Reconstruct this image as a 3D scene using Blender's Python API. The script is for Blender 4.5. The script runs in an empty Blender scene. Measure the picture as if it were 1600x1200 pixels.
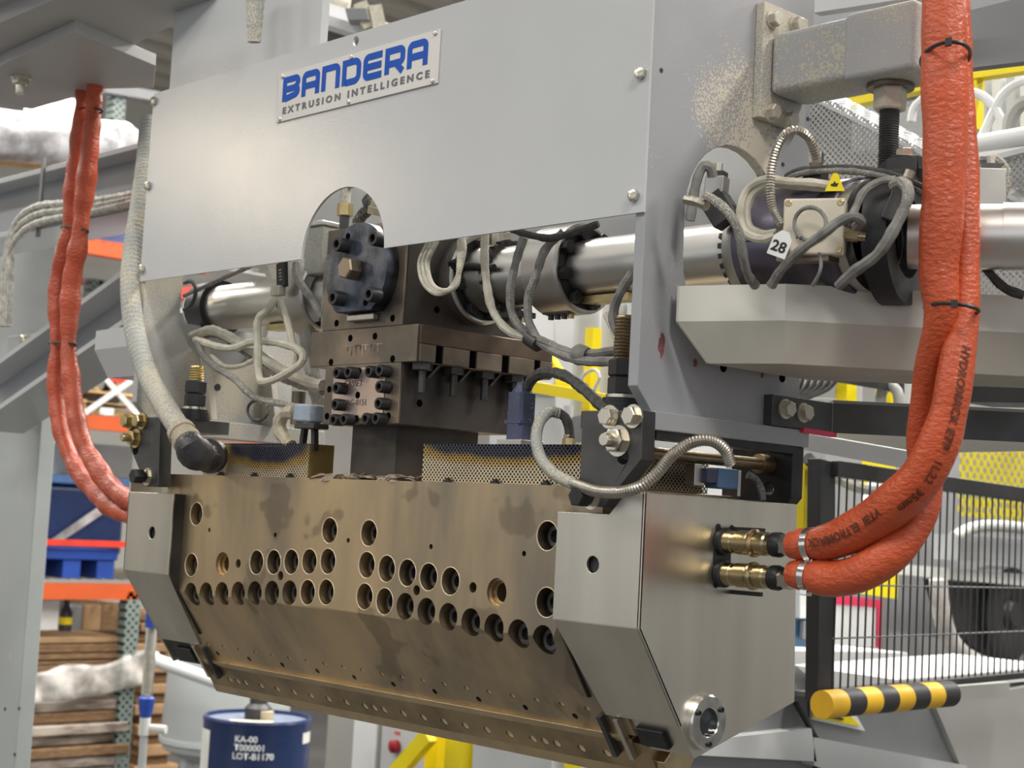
import bpy, bmesh, math, random
from mathutils import Vector, Matrix, geometry
R = random.Random(7)
scene = bpy.context.scene
col = scene.collection

# ---------------------------------------------------------------- camera
FPX = 2491.7
AZ, EL, RO = (math.radians(v) for v in (46.695, 4.835, -3.0137))
fwd = Vector((-math.sin(AZ)*math.cos(EL), math.cos(AZ)*math.cos(EL), math.sin(EL)))
rgt = Vector((math.cos(AZ), math.sin(AZ), 0))
dwn = fwd.cross(rgt)
cr = rgt*math.cos(RO) + dwn*math.sin(RO)
cd = dwn*math.cos(RO) - rgt*math.sin(RO)
CAM = Vector((1.20509, -1.35042, 1.6))
cam_data = bpy.data.cameras.new('camera')
cam_data.sensor_width = 36.0
cam_data.lens = FPX/1600*36
cam_data.clip_start = .05
cam_data.clip_end = 200
cam_data.dof.use_dof = True
cam_data.dof.focus_distance = 2.05
cam_data.dof.aperture_fstop = 9.0
cam = bpy.data.objects.new('camera', cam_data)
col.objects.link(cam)
cam.matrix_world = Matrix(((cr.x, -cd.x, -fwd.x, CAM.x), (cr.y, -cd.y, -fwd.y, CAM.y), (cr.z, -cd.z, -fwd.z, CAM.z), (0, 0, 0, 1)))
scene.camera = cam

# ---------------------------------------------------------------- world, lights, exposure
world = bpy.data.worlds.new('world')
scene.world = world
world.use_nodes = True
world.node_tree.nodes['Background'].inputs[0].default_value = (.93, .96, 1, 1)
world.node_tree.nodes['Background'].inputs[1].default_value = 1.0

def area(name, loc, size, power, colr=(1, .96, .9), target=None, shape='RECTANGLE', sy=None):
    l = bpy.data.lights.new(name, 'AREA')
    l.shape = shape
    l.size = size
    l.size_y = sy or size
    l.energy = power
    l.color = colr
    o = bpy.data.objects.new(name, l)
    col.objects.link(o)
    o.location = loc
    d = Vector(target or (loc[0], loc[1], 0)) - Vector(loc)
    o.rotation_euler = d.to_track_quat('-Z', 'Y').to_euler()
    return o
# rows of long ceiling fixtures in the hall; right-hand strips added to brighten side faces
for i, (x, y, e) in enumerate(((-2.6, -3.4, 105), (.6, -3.6, 105), (-5.5, -3.2, 80), (-4.2, .8, 210), (-1.0, 2.6, 240), (2.6, 2.4, 200), (3.8, -1.4, 230), (-3.5, 5.0, 340), (-7.0, 3.4, 380), (.5, 6.5, 340), (-8, -1, 260))):
    area('ceiling_strip_lamp', (x, y, 5.3), 2.6, e, (1, .965, .91), sy=.5)
area('high_bay_lamp', (-7.28, -4.38, 3.73), .6, 26, (1, .84, .62), target=(-1, 0, 2), shape='DISK')

vs = scene.view_settings
vs.view_transform = 'Standard'
vs.look = 'None'
vs.exposure = -0.1
vs.gamma = 1
vs.use_curve_mapping = False
scene.cycles.use_denoising = True
scene.cycles.max_bounces = 6
scene.cycles.transparent_max_bounces = 12

# ---------------------------------------------------------------- pixel rays -> points on real planes
def ray(x, y):
    return cr*((x-800)/FPX) + cd*((y-600)/FPX) + fwd
def PP(x, y, p0, n):
    r = ray(x, y); n = Vector(n)
    return CAM + r*((Vector(p0)-CAM).dot(n)/r.dot(n))
def PX(x, y, v): return PP(x, y, (v, 0, 0), (1, 0, 0))
def PY(x, y, v): return PP(x, y, (0, v, 0), (0, 1, 0))
def PZ(x, y, v): return PP(x, y, (0, 0, v), (0, 0, 1))
def PD(x, y, d): return CAM + ray(x, y)*d

# ---------------------------------------------------------------- mesh builder
class MB:
    def __init__(s): s.v = []; s.f = []
    def add(s, vs, fs):
        b = len(s.v); s.v += [Vector(v) for v in vs]; s.f += [tuple(i+b for i in f) for f in fs]; return s
    def box(s, lo, hi):
        x0, y0, z0 = lo; x1, y1, z1 = hi
        return s.add([(x0, y0, z0), (x1, y0, z0), (x1, y1, z0), (x0, y1, z0), (x0, y0, z1), (x1, y0, z1), (x1, y1, z1), (x0, y1, z1)],
                     [(0, 3, 2, 1), (4, 5, 6, 7), (0, 1, 5, 4), (1, 2, 6, 5), (2, 3, 7, 6), (3, 0, 4, 7)])
    def obox(s, c, u, v, w):   # centre and three half vectors
        c, u, v, w = (Vector(k) for k in (c, u, v, w))
        p = [c+u*a+v*b+w*d for d in (-1, 1) for a, b in ((-1, -1), (1, -1), (1, 1), (-1, 1))]
        return s.add(p, [(0, 3, 2, 1), (4, 5, 6, 7), (0, 1, 5, 4), (1, 2, 6, 5), (2, 3, 7, 6), (3, 0, 4, 7)])
    def beam(s, a, b, w, h, up=(0, 0, 1)):  # bar of section w (side) x h (along up) from a to b
        a, b, up = Vector(a), Vector(b), Vector(up)
        d = (b-a); t = d.normalized(); sd = t.cross(up).normalized(); u2 = sd.cross(t)
        return s.obox((a+b)/2, d/2, sd*w/2, u2*h/2)
    def prism(s, poly, vec):
        vec = Vector(vec); n = len(poly); p = [Vector(q) for q in poly]
        return s.add(p + [q+vec for q in p], [tuple(range(n-1, -1, -1)), tuple(range(n, 2*n))] + [(i, (i+1) % n, (i+1) % n+n, i+n) for i in range(n)])
    def plate(s, outer, holes, f, w0, w1):  # 2-D outline with holes; f(u,v,w) -> point
        loops = [outer]+holes
        flat = [q for l in loops for q in l]
        tris = geometry.tessellate_polygon([[Vector((u, v, 0)) for u, v in l] for l in loops])
        n = len(flat)
        vs = [f(u, v, w0) for u, v in flat] + [f(u, v, w1) for u, v in flat]
        fs = [tuple(t) for t in tris] + [tuple(i+n for i in reversed(t)) for t in tris]
        b = 0
        for l in loops:
            m = len(l)
            fs += [(b+i, b+(i+1) % m, b+(i+1) % m+n, b+i+n) for i in range(m)]
            b += m
        return s.add(vs, fs)
    def cyl(s, a, b, r, n=24, r1=None, cap=True):
        a, b = Vector(a), Vector(b); r1 = r if r1 is None else r1
        t = (b-a).normalized(); u = t.orthogonal().normalized(); v = t.cross(u)
        ring = [u*math.cos(2*math.pi*i/n)+v*math.sin(2*math.pi*i/n) for i in range(n)]
        fs = [(i, (i+1) % n, (i+1) % n+n, i+n) for i in range(n)]
        if cap: fs += [tuple(range(n-1, -1, -1)), tuple(range(n, 2*n))]
        return s.add([a+q*r for q in ring]+[b+q*r1 for q in ring], fs)
    def lathe(s, a, d, prof, n=32):  # prof: (along, radius) list, closed ends if radius 0
        a = Vector(a); t = Vector(d).normalized(); u = t.orthogonal().normalized(); v = t.cross(u)
        vs = []; fs = []
        for h, r in prof:
            vs += [a+t*h+(u*math.cos(2*math.pi*i/n)+v*math.sin(2*math.pi*i/n))*max(r, 1e-5) for i in range(n)]
        for k in range(len(prof)-1):
            fs += [(k*n+i, k*n+(i+1) % n, (k+1)*n+(i+1) % n, (k+1)*n+i) for i in range(n)]
        return s.add(vs, fs)
    def tube(s, path, rad, n=10, ell=None):
        fr = frames(path); m = len(path); vs = []; fs = []
        for k, (p, u, v) in enumerate(fr):
            r = rad(k/(m-1), k) if callable(rad) else rad
            for i in range(n):
                a = 2*math.pi*i/n
                rr = r*(ell(k/(m-1), a) if ell else 1)
                vs.append(p+(u*math.cos(a)+v*math.sin(a))*rr)
        for k in range(m-1):
            fs += [(k*n+i, k*n+(i+1) % n, (k+1)*n+(i+1) % n, (k+1)*n+i) for i in range(n)]
        fs += [tuple(range(n-1, -1, -1)), tuple(range((m-1)*n, m*n))]
        return s.add(vs, fs)
    def mesh(s, name, mat, ang=38):
        me = bpy.data.meshes.new(name)
        me.from_pydata([tuple(v) for v in s.v], [], s.f)
        bm = bmesh.new(); bm.from_mesh(me); bmesh.ops.recalc_face_normals(bm, faces=bm.faces); bm.to_mesh(me); bm.free()
        me.materials.append(mat)
        me.shade_smooth()
        me.set_sharp_from_angle(angle=math.radians(ang))
        return me

def frames(path):
    path = [Vector(p) for p in path]; out = []; u = None
    for k, p in enumerate(path):
        t = (path[min(k+1, len(path)-1)]-path[max(k-1, 0)]).normalized()
        u = t.orthogonal().normalized() if u is None else (u-t*u.dot(t)).normalized()
        out.append((p, u, t.cross(u)))
    return out
def spline(pts, step=.008):
    pts = [Vector(p) for p in pts]
    q = [pts[0]*2-pts[1]]+pts+[pts[-1]*2-pts[-2]]; out = []
    for k in range(1, len(q)-2):
        p0, p1, p2, p3 = q[k-1:k+3]; n = max(2, int((p2-p1).length/step))
        for i in range(n):
            t = i/n
            out.append(.5*((2*p1)+(p2-p0)*t+(2*p0-5*p1+4*p2-p3)*t*t+(3*p1-p0-3*p2+p3)*t**3))
    return out+[pts[-1]]

def link(name, me, parent=None, mat=None):
    o = bpy.data.objects.new(name, me); col.objects.link(o)
    if parent is not None:
        o.parent = parent
        o.matrix_parent_inverse = parent_inv(parent)
    return o
def parent_inv(p):
    m = Matrix.Identity(4)
    chain = []
    while p is not None: chain.append(p); p = p.parent
    w = Matrix.Identity(4)
    for c in reversed(chain): w = w @ c.matrix_parent_inverse @ c.matrix_basis
    return w.inverted()
def O(name, mb, mat, parent=None, bevel=0, seg=2, ang=38, label=None):
    o = link(name, mb.mesh(name, mat, ang), parent)
    if bevel:
        m = o.modifiers.new('bevel', 'BEVEL'); m.width = bevel; m.segments = seg; m.limit_method = 'ANGLE'; m.angle_limit = math.radians(35); m.harden_normals = True
    if label: o['label'] = label
    return o
def tag(o, label, cat, group=None, kind=None):
    if label: o['label'] = label
    if cat: o['category'] = cat
    if group: o['group'] = group
    if kind or cat: o['kind'] = kind or 'thing'
    return o
def T(name, label, cat, loc=(0, 0, 0), group=None):
    o = bpy.data.objects.new(name, None); col.objects.link(o); o.location = loc
    o.empty_display_size = .05
    return tag(o, label, cat, group)
def ST(name, mb, mat, **k):
    o = O(name, mb, mat, **k); o['kind'] = 'structure'; return o
def put(name, me, loc, axis=(0, 0, 1), parent=None, roll=0):   # shared mesh, local +Z turned to axis
    o = bpy.data.objects.new(name, me); col.objects.link(o)
    q = Vector(axis).to_track_quat('Z', 'Y').to_matrix().to_4x4()
    o.matrix_basis = Matrix.Translation(Vector(loc)) @ q @ Matrix.Rotation(roll, 4, 'Z')
    if parent is not None:
        o.parent = parent; o.matrix_parent_inverse = parent_inv(parent)
    return o
def circ(cx, cy, r, n=28, a0=0, a1=2*math.pi):
    full = abs(a1-a0-2*math.pi) < 1e-6
    return [(cx+r*math.cos(a0+(a1-a0)*i/(n if full else n-1)), cy+r*math.sin(a0+(a1-a0)*i/(n if full else n-1))) for i in range(n)]
def text_mesh(s, size, spacing=1.0, bold=0.0, shear=0.0, align='LEFT', xscale=1.0):
    c = bpy.data.curves.new('lettering', 'FONT'); c.body = s; c.size = size; c.space_character = spacing; c.offset = bold; c.shear = shear
    c.align_x = align; c.resolution_u = 3
    o = bpy.data.objects.new('lettering', c); col.objects.link(o)
    dg = bpy.context.evaluated_depsgraph_get(); dg.update()
    me = bpy.data.meshes.new_from_object(o.evaluated_get(dg))
    bpy.data.objects.remove(o); bpy.data.curves.remove(c)
    for v in me.vertices: v.co.x *= xscale
    return me
def letters(name, s, size, f, mat, parent, **k):  # f(x,y) -> world point
    me = text_mesh(s, size, **k)
    for v in me.vertices: v.co = f(v.co.x, v.co.y)
    me.materials.clear(); me.materials.append(mat)
    return link(name, me, parent)

# ---------------------------------------------------------------- materials (all procedural)
def nt(name):
    m = bpy.data.materials.new(name); m.use_nodes = True
    t = m.node_tree; return m, t, t.nodes['Principled BSDF'], t.nodes, t.links
def mix(N, L, a, b, fac, blend='MIX'):
    n = N.new('ShaderNodeMix'); n.data_type = 'RGBA'; n.blend_type = blend
    for i, v in ((6, a), (7, b), (0, fac)):
        if hasattr(v, 'links'): L.new(v, n.inputs[i])
        elif i == 0: n.inputs[0].default_value = v
        else: n.inputs[i].default_value = (*v[:3], 1)
    return n.outputs[2]
def ramp(N, L, src, p0, p1):
    n = N.new('ShaderNodeMapRange'); n.inputs[1].default_value = p0; n.inputs[2].default_value = p1
    n.interpolation_type = 'SMOOTHSTEP'; L.new(src, n.inputs[0]); return n.outputs[0]
def math_(N, L, op, a, b=None):
    n = N.new('ShaderNodeMath'); n.operation = op
    for i, v in enumerate((a, b)):
        if v is None: continue
        if hasattr(v, 'links'): L.new(v, n.inputs[i])
        else: n.inputs[i].default_value = v
    return n.outputs[0]
def coords(N, L, scale=(1, 1, 1)):
    tc = N.new('ShaderNodeTexCoord'); mp = N.new('ShaderNodeMapping'); mp.inputs[3].default_value = scale
    L.new(tc.outputs['Object'], mp.inputs[0]); return mp.outputs[0]
def noise(N, L, vec, scale, detail=4, rough=.55):
    n = N.new('ShaderNodeTexNoise'); n.inputs['Scale'].default_value = scale; n.inputs['Detail'].default_value = detail; n.inputs['Roughness'].default_value = rough
    L.new(vec, n.inputs['Vector']); return n.outputs[0]
CREAM = (.56, .52, .42)
def M(name, c, rough=.5, metal=0, var=.12, vs=6, c2=None, bump=0, bs=150, stretch=(1, 1, 1), dust=0, ds=260, emit=0, spot=None, alpha=1, trans=0, spec=None, rvar=.08, stain=None):
    m, t, B, N, L = nt(name)
    v = coords(N, L, stretch); n1 = noise(N, L, v, vs)
    lo = tuple(k*(1-var) for k in c); hi = tuple(min(1, k*(1+var)) for k in (c2 or c))
    colr = mix(N, L, lo, hi, ramp(N, L, n1, .32, .68))
    r = math_(N, L, 'ADD', math_(N, L, 'MULTIPLY', math_(N, L, 'SUBTRACT', noise(N, L, v, vs*2.3), .5), rvar*4), rough)
    if stain:   # irregular blotches of another colour: colour, scale, threshold, strength
        sm_ = math_(N, L, 'MULTIPLY', ramp(N, L, noise(N, L, coords(N, L), stain[1], 3, .6), stain[2], stain[2]+.05), stain[3])
        colr = mix(N, L, colr, stain[0], sm_)
    hgt = None
    if bump: hgt = math_(N, L, 'MULTIPLY', noise(N, L, v, bs, 3), bump)
    if dust:
        w = coords(N, L); fine = noise(N, L, w, ds, 2, .6); big = noise(N, L, w, 9, 3)
        msk = math_(N, L, 'ADD', fine, math_(N, L, 'MULTIPLY', math_(N, L, 'SUBTRACT', big, .5), .9))
        if spot:    # deposit that gathers round a place: centre xyz, radius
            d = N.new('ShaderNodeVectorMath'); d.operation = 'DISTANCE'; L.new(w, d.inputs[0]); d.inputs[1].default_value = spot[:3]
            msk = math_(N, L, 'ADD', msk, math_(N, L, 'MULTIPLY', ramp(N, L, d.outputs['Value'], spot[3], spot[3]*.25), spot[4]))
        msk = ramp(N, L, msk, .74-dust*.3, .82-dust*.3)
        colr = mix(N, L, colr, CREAM, msk)
        r = math_(N, L, 'MAXIMUM', r, math_(N, L, 'MULTIPLY', msk, .85))
        dh = math_(N, L, 'MULTIPLY', msk, .6); hgt = dh if hgt is None else math_(N, L, 'ADD', hgt, dh)
        if metal:
            L.new(math_(N, L, 'MULTIPLY', math_(N, L, 'SUBTRACT', 1.0, msk), metal), B.inputs['Metallic'])
    L.new(colr, B.inputs['Base Color']); L.new(r, B.inputs['Roughness'])
    if not (dust and metal): B.inputs['Metallic'].default_value = metal
    if hgt is not None:
        b = N.new('ShaderNodeBump'); b.inputs['Strength'].default_value = .5; b.inputs['Distance'].default_value = .002
        L.new(hgt, b.inputs['Height']); L.new(b.outputs[0], B.inputs['Normal'])
    if emit: B.inputs['Emission Color'].default_value = (*c, 1); B.inputs['Emission Strength'].default_value = emit
    if alpha < 1: B.inputs['Alpha'].default_value = alpha
    if trans: B.inputs['Transmission Weight'].default_value = trans
    if spec is not None: B.inputs['Specular IOR Level'].default_value = spec
    return m
def perforated(name, c, rough, metal, pitch, hole, axes, tint=None):
    m = M(name, c, rough, metal, .08, 12); t = m.node_tree; N, L = t.nodes, t.links; B = N['Principled BSDF']
    tc = N.new('ShaderNodeTexCoord')
    def grid(off):
        a = N.new('ShaderNodeVectorMath'); a.operation = 'MULTIPLY_ADD'; L.new(tc.outputs['Object'], a.inputs[0]); a.inputs[1].default_value = (1/pitch,)*3; a.inputs[2].default_value = (off,)*3
        f = N.new('ShaderNodeVectorMath'); f.operation = 'FRACTION'; L.new(a.outputs[0], f.inputs[0])
        s = N.new('ShaderNodeVectorMath'); s.operation = 'SUBTRACT'; L.new(f.outputs[0], s.inputs[0]); s.inputs[1].default_value = (.5, .5, .5)
        k = N.new('ShaderNodeVectorMath'); k.operation = 'MULTIPLY'; L.new(s.outputs[0], k.inputs[0]); k.inputs[1].default_value = axes
        l = N.new('ShaderNodeVectorMath'); l.operation = 'LENGTH'; L.new(k.outputs[0], l.inputs[0]); return l.outputs['Value']
    d = math_(N, L, 'MINIMUM', grid(0), grid(.5)); hm = math_(N, L, 'LESS_THAN', d, hole/pitch)
    if tint:   # burnt patch: centre (x,z), half sizes
        sep = N.new('ShaderNodeSeparateXYZ'); L.new(tc.outputs['Object'], sep.inputs[0])
        ex = math_(N, L, 'DIVIDE', math_(N, L, 'SUBTRACT', sep.outputs[0], tint[0]), tint[2]); ez = math_(N, L, 'DIVIDE', math_(N, L, 'SUBTRACT', sep.outputs[2], tint[1]), tint[3])
        rr = math_(N, L, 'SQRT', math_(N, L, 'ADD', math_(N, L, 'MULTIPLY', ex, ex), math_(N, L, 'MULTIPLY', ez, ez)))
        rr = math_(N, L, 'ADD', rr, math_(N, L, 'MULTIPLY', math_(N, L, 'SUBTRACT', noise(N, L, tc.outputs['Object'], 22), .5), .5))
        old = B.inputs['Base Color'].links[0].from_socket
        c1 = mix(N, L, old, (.50, .33, .10), ramp(N, L, rr, 1.35, 1.0)); c2 = mix(N, L, c1, (.06, .065, .09), ramp(N, L, rr, 1.05, .72))
        L.new(c2, B.inputs['Base Color'])
    out = N['Material Output']; tr = N.new('ShaderNodeBsdfTransparent'); ms = N.new('ShaderNodeMixShader')
    L.new(hm, ms.inputs[0]); L.new(B.outputs[0], ms.inputs[1]); L.new(tr.outputs[0], ms.inputs[2]); L.new(ms.outputs[0], out.inputs[0])
    return m

paint_light = M('light_grey_enamel', (.53, .54, .545), .20, 0, .03, 3, bump=.12, bs=420, rvar=.02)
paint_grey = M('grey_enamel', (.34, .35, .365), .42, 0, .06, 4, bump=.12, bs=350, dust=.05)
paint_plate = M('grey_enamel_dust_near_arm', (.33, .34, .355), .42, 0, .05, 4, bump=.12, bs=350, dust=.02, spot=(-.01, .150, 2.105, .13, .36), ds=330)
paint_dusty = M('grey_enamel_dust_coated', (.42, .43, .43), .6, 0, .06, 5, dust=.85, ds=420)
paint_arm = M('grey_enamel_dust_crusted', (.40, .41, .41), .5, 0, .05, 5, dust=1.05, ds=300)
paint_pillar = M('pale_grey_green_enamel', (.40, .425, .42), .45, 0, .07, 2.5, dust=.01)
paint_under = M('warm_grey_enamel', (.46, .455, .445), .5, 0, .04, 3)
cream = M('cream_enamel', (.60, .585, .52), .5, 0, .05, 5)
cream_dark = M('cream_enamel_shaded', (.52, .50, .43), .5, 0, .07, 5)  # darker cream puts shade on the tray's slanted and bottom panels
steel_box = M('stainless_brushed', (.60, .565, .49), .36, 1, .10, 5, c2=(.66, .62, .54), stretch=(1, 1, .12), bump=.05, bs=300, rvar=.05)
die_steel = M('tool_steel_heat_tinted', (.37, .315, .24), .38, .94, .18, 6, c2=(.56, .42, .25), stretch=(1, 1, .3), bump=.04, bs=240, rvar=.07, stain=((.16, .125, .09), 9, .57, .45))
lip_steel = M('tool_steel_bronzed', (.30, .235, .15), .34, .95, .2, 9, c2=(.40, .30, .17))
brass_strip = M('brass_edge_strip', (.56, .44, .27), .33, .95, .12, 14)
pin_steel = M('bright_pin_steel', (.86, .72, .50), .35, .35, .15, 60)  # lit look of pins and rims put into a brighter, less metallic colour
block_steel = M('feed_block_steel', (.185, .16, .13), .46, .75, .25, 10, c2=(.235, .185, .135), bump=.05, bs=200)
block_dark = M('feed_block_steel_dark', (.052, .048, .045), .5, .6, .3, 8, c2=(.075, .064, .056))  # darker copy of the block steel for right sides, neck and spacers
pink_steel = M('copper_tinted_plate', (.55, .43, .40), .36, .9, .15, 12, c2=(.58, .46, .36))
blue_steel = M('blued_steel', (.030, .036, .048), .38, .35, .3, 14, c2=(.055, .063, .08), rvar=.05)
turned = M('turned_blued_steel', (.042, .052, .07), .33, .85, .3, 30, c2=(.08, .09, .115), rvar=.04)
_B = turned.node_tree.nodes['Principled BSDF']; _B.inputs['Anisotropic'].default_value = .85
_t = turned.node_tree.nodes.new('ShaderNodeTangent'); _t.direction_type = 'RADIAL'; _t.axis = 'Y'; turned.node_tree.links.new(_t.outputs[0], _B.inputs['Tangent'])
void = M('bore_shade_black', (.004, .004, .004), 1, 0, 0, 1, spec=0)  # flat near-black standing in for the shade inside bores and slots
purple_steel = M('heat_blued_band_steel', (.075, .075, .10), .32, .9, .3, 10, c2=(.13, .115, .15))
black_ox = M('black_oxide', (.035, .035, .037), .45, .5, .2, 20)
black_paint = M('black_enamel', (.022, .022, .024), .45, 0, .2, 10)
dark_steel = M('dark_plate_steel', (.085, .085, .085), .48, .7, .25, 9, bump=.05, bs=150)
pipe_steel = M('stainless_pipe', (.70, .68, .64), .36, 1, .10, 8, stretch=(.15, 1, 1), rvar=.05)
ring_steel = M('satin_ring_steel', (.52, .50, .47), .40, 1, .10, 10)
zinc = M('zinc_plated', (.66, .62, .52), .3, 1, .1, 30)
zinc_dusty = M('zinc_plated_dusty', (.60, .57, .48), .5, .6, .1, 30, dust=.6, ds=500)
yellow_zinc = M('yellow_zinc', (.60, .48, .24), .35, .9, .15, 30)
brass = M('nickel_brass', (.52, .42, .24), .25, 1, .12, 30)
chrome = M('bright_nickel', (.78, .77, .73), .2, 1, .05, 30)
def hose_mat(name, c):
    return M(name, c, .36, 0, .12, 9, bump=2.4, bs=150, spec=.5, stretch=(.8, .8, 1.4))
red_sil = hose_mat('red_silicone_sleeve', (.53, .088, .03))
red_sil2 = hose_mat('red_silicone_sleeve_worn', (.47, .078, .03))
ink = M('black_print', (.02, .015, .012), .7, 0, .2, 100)
ink_worn = M('worn_print', (.12, .03, .012), .7, 0, .2, 100)
cable_cream = M('cream_dusty_cable', (.52, .49, .40), .8, 0, .15, 60, dust=.4, ds=600)
cable_grey = M('grey_dusty_braid', (.20, .195, .18), .8, 0, .25, 60, dust=.42, ds=700)
cable_dark = M('dark_braided_cable', (.055, .053, .05), .7, 0, .3, 120, dust=.1, ds=700)
conduit = M('steel_conduit', (.44, .41, .35), .35, .9, .12, 30, dust=.05)
conduit_dusty = M('grey_conduit_dust_coated', (.37, .38, .36), .8, 0, .1, 20, dust=.75, ds=380)
tan_fit = M('tan_dusty_fitting', (.46, .40, .29), .75, 0, .15, 40, dust=.3)
navy = M('navy_plastic', (.055, .065, .12), .5, 0, .15, 30, dust=.15, ds=420)
blue_plug = M('blue_plastic_plug', (.10, .19, .36), .5, 0, .1, 30, dust=.05)
blue_plug2 = M('pale_blue_plug', (.30, .36, .44), .5, 0, .1, 30, dust=.3)
beige_box = M('beige_cast_box', (.60, .55, .44), .55, .1, .08, 20)
white_tag = M('white_tag', (.74, .74, .73), .5, 0, .03, 30)
sign_white = M('name_plate_white', (.66, .64, .61), .4, 0, .03, 6)
print_blue = M('print_blue', (.012, .085, .45), .5, 0, .04, 10, spec=.15)
print_grey = M('print_grey', (.12, .125, .14), .5, 0, .04, 10)
yellow = M('safety_yellow', (.83, .66, .0), .42, 0, .05, 5)
foam_y = M('yellow_foam', (.80, .46, .02), .5, 0, .05, 10)
foam_k = M('black_foam', (.025, .025, .026), .55, 0, .1, 10)
white_m = M('white_enamel', (.72, .73, .72), .5, 0, .06, 3)
pale_m = M('pale_machine_grey', (.52, .53, .53), .45, 0, .06, 3)
midgrey = M('mid_machine_grey', (.20, .205, .21), .45, 0, .08, 3)
taupe = M('taupe_machine_panel', (.345, .34, .315), .5, 0, .04, 3)
orange_rack = M('orange_rack_enamel', (.62, .10, .02), .45, 0, .10, 4)
teal_rack = M('grey_green_upright', (.22, .27, .245), .5, .1, .1, 6)
blue_pl = M('blue_pallet_plastic', (.012, .06, .34), .45, 0, .15, 4)
drum_blue = M('drum_blue', (.014, .030, .10), .3, 0, .12, 5)
drum_lid = M('drum_lid', (.22, .26, .36), .35, .3, .15, 9)
card = M('cardboard', (.38, .235, .12), .85, 0, .15, 8)
card_dark = M('cardboard_edges', (.23, .135, .068), .9, 0, .35, 20, stretch=(1, 1, 14))
wood = M('pallet_wood', (.56, .38, .17), .8, 0, .2, 9)
film = M('stretch_film', (.50, .47, .43), .25, 0, .3, 9, c2=(.66, .63, .59), bump=.8, bs=26, alpha=.6)
film_brown = M('film_over_cartons', (.24, .18, .13), .3, 0, .4, 5, c2=(.40, .34, .29), bump=.6, bs=16, stretch=(1, 1, 4))
wall_m = M('warm_white_wall', (.74, .72, .67), .8, 0, .04, 1)
ceil_m = M('ribbed_deck_ceiling', (.66, .63, .57), .7, 0, .08, 1)
floor_m = M('sealed_concrete', (.055, .054, .052), .55, 0, .15, 2)
glow = M('lamp_diffuser', (1, .97, .92), .5, 0, 0, 1, emit=6)
red_btn = M('red_button', (.30, .012, .02), .4, 0, .1, 10)
red_pl = M('red_plastic', (.70, .045, .02), .4, 0, .1, 10)
pink_red = M('red_film_edge', (.68, .035, .10), .4, 0, .1, 10)
glass_dark = M('dark_sight_glass', (.03, .035, .04), .08, 0, .1, 10)
clear = M('clear_bowl', (.85, .86, .84), .08, 0, .03, 10, trans=.9)
tank_grey = M('tank_pale_grey', (.47, .50, .50), .45, 0, .05, 4)
residue = M('charred_residue', (.13, .095, .065), .9, 0, .6, 40, c2=(.30, .24, .18), bump=1, bs=90)
perf_grey = perforated('perforated_grey_guard', (.40, .405, .40), .5, 0, .0110, .0028, (0, 1, 1))
perf_grey_y = perforated('perforated_grey_sheet', (.40, .405, .40), .5, 0, .0110, .0028, (1, 0, 1))
perf_yel = perforated('perforated_yellow_guard', (.62, .52, .02), .5, 0, .040, .0105, (0, 1, 1))
perf_hot = perforated('perforated_heater_sheet', (.62, .53, .38), .42, .6, .0066, .00175, (1, 0, 1), tint=(-.27, 1.703, .22, .030))
perf_hot_l = perforated('perforated_heater_sheet_scorched', (.62, .53, .38), .42, .6, .0066, .00175, (1, 0, 1), tint=(-.80, 1.694, .12, .032))
perf_side = perforated('perforated_heater_side', (.34, .27, .17), .45, .6, .0066, .00175, (0, 1, 1))
brass_sheet = M('scorched_brass_sheet', (.40, .31, .13), .4, .7, .2, 18)

# ---------------------------------------------------------------- shared fasteners (local +Z points out of the surface)
def socket_head(name, r, h, mat=black_ox):
    mb = MB(); n = 20
    hexr = r*.55
    mb.lathe((0, 0, 0), (0, 0, 1), [(0, 0), (0, r), (h*.93, r), (h, r*.93), (h, hexr*1.0)], n)
    ho = [(hexr*math.cos(2*math.pi*round(i/n*6)/6), hexr*math.sin(2*math.pi*round(i/n*6)/6)) for i in range(n)]
    mb.lathe((0, 0, 0), (0, 0, 1), [(h, hexr), (h*.45, hexr*.92), (h*.45, 0)], 6)
    return mb.mesh(name, mat)
def hex_head(name, r, h, mat, washer=1.0, tip=0):
    mb = MB()
    if washer: mb.lathe((0, 0, 0), (0, 0, 1), [(0, r*1.25), (h*.22, r*1.25), (h*.22, 0)], 20)
    mb.lathe((0, 0, 0), (0, 0, 1), [(h*.2, r), (h*.9, r), (h, r*.86), (h, 0)], 6)
    if tip: mb.lathe((0, 0, 0), (0, 0, 1), [(h, r*.55), (h+tip*.85, r*.55), (h+tip, r*.48), (h+tip, 0)], 16)
    return mb.mesh(name, mat)
SOCK = socket_head('socket_screw', .0085, .016)
SOCK_L = socket_head('socket_screw', .0105, .018)
SOCK_D = socket_head('socket_screw', .0140, .012, M('oiled_screw_steel', (.10, .10, .10), .42, .8, .2, 30))
SOCK_S = socket_head('socket_screw', .0032, .003)
BOLT = hex_head('hex_bolt', .0075, .007, zinc)
BOLT_P = hex_head('hex_bolt', .0075, .006, zinc, 0)
BOLT_Y = hex_head('hex_bolt', .011, .012, zinc)
BOLT_YZ = hex_head('hex_bolt', .011, .016, yellow_zinc)
NUT_Y = hex_head('hex_nut', .0145, .014, zinc, 1, .013)
NUT_YZ = hex_head('hex_nut', .0125, .014, yellow_zinc, 1, .014)
BOLT_D = hex_head('hex_bolt', .010, .012, zinc_dusty)
BOLT_K = hex_head('hex_bolt', .011, .010, black_ox, 0)
BOLT_FL = hex_head('hex_bolt', .0095, .012, black_ox, 0)
RIVET = MB().lathe((0, 0, 0), (0, 0, 1), [(0, .004), (.0012, .0035), (.002, .002), (.002, 0)], 12).mesh('rivet', zinc)

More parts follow.
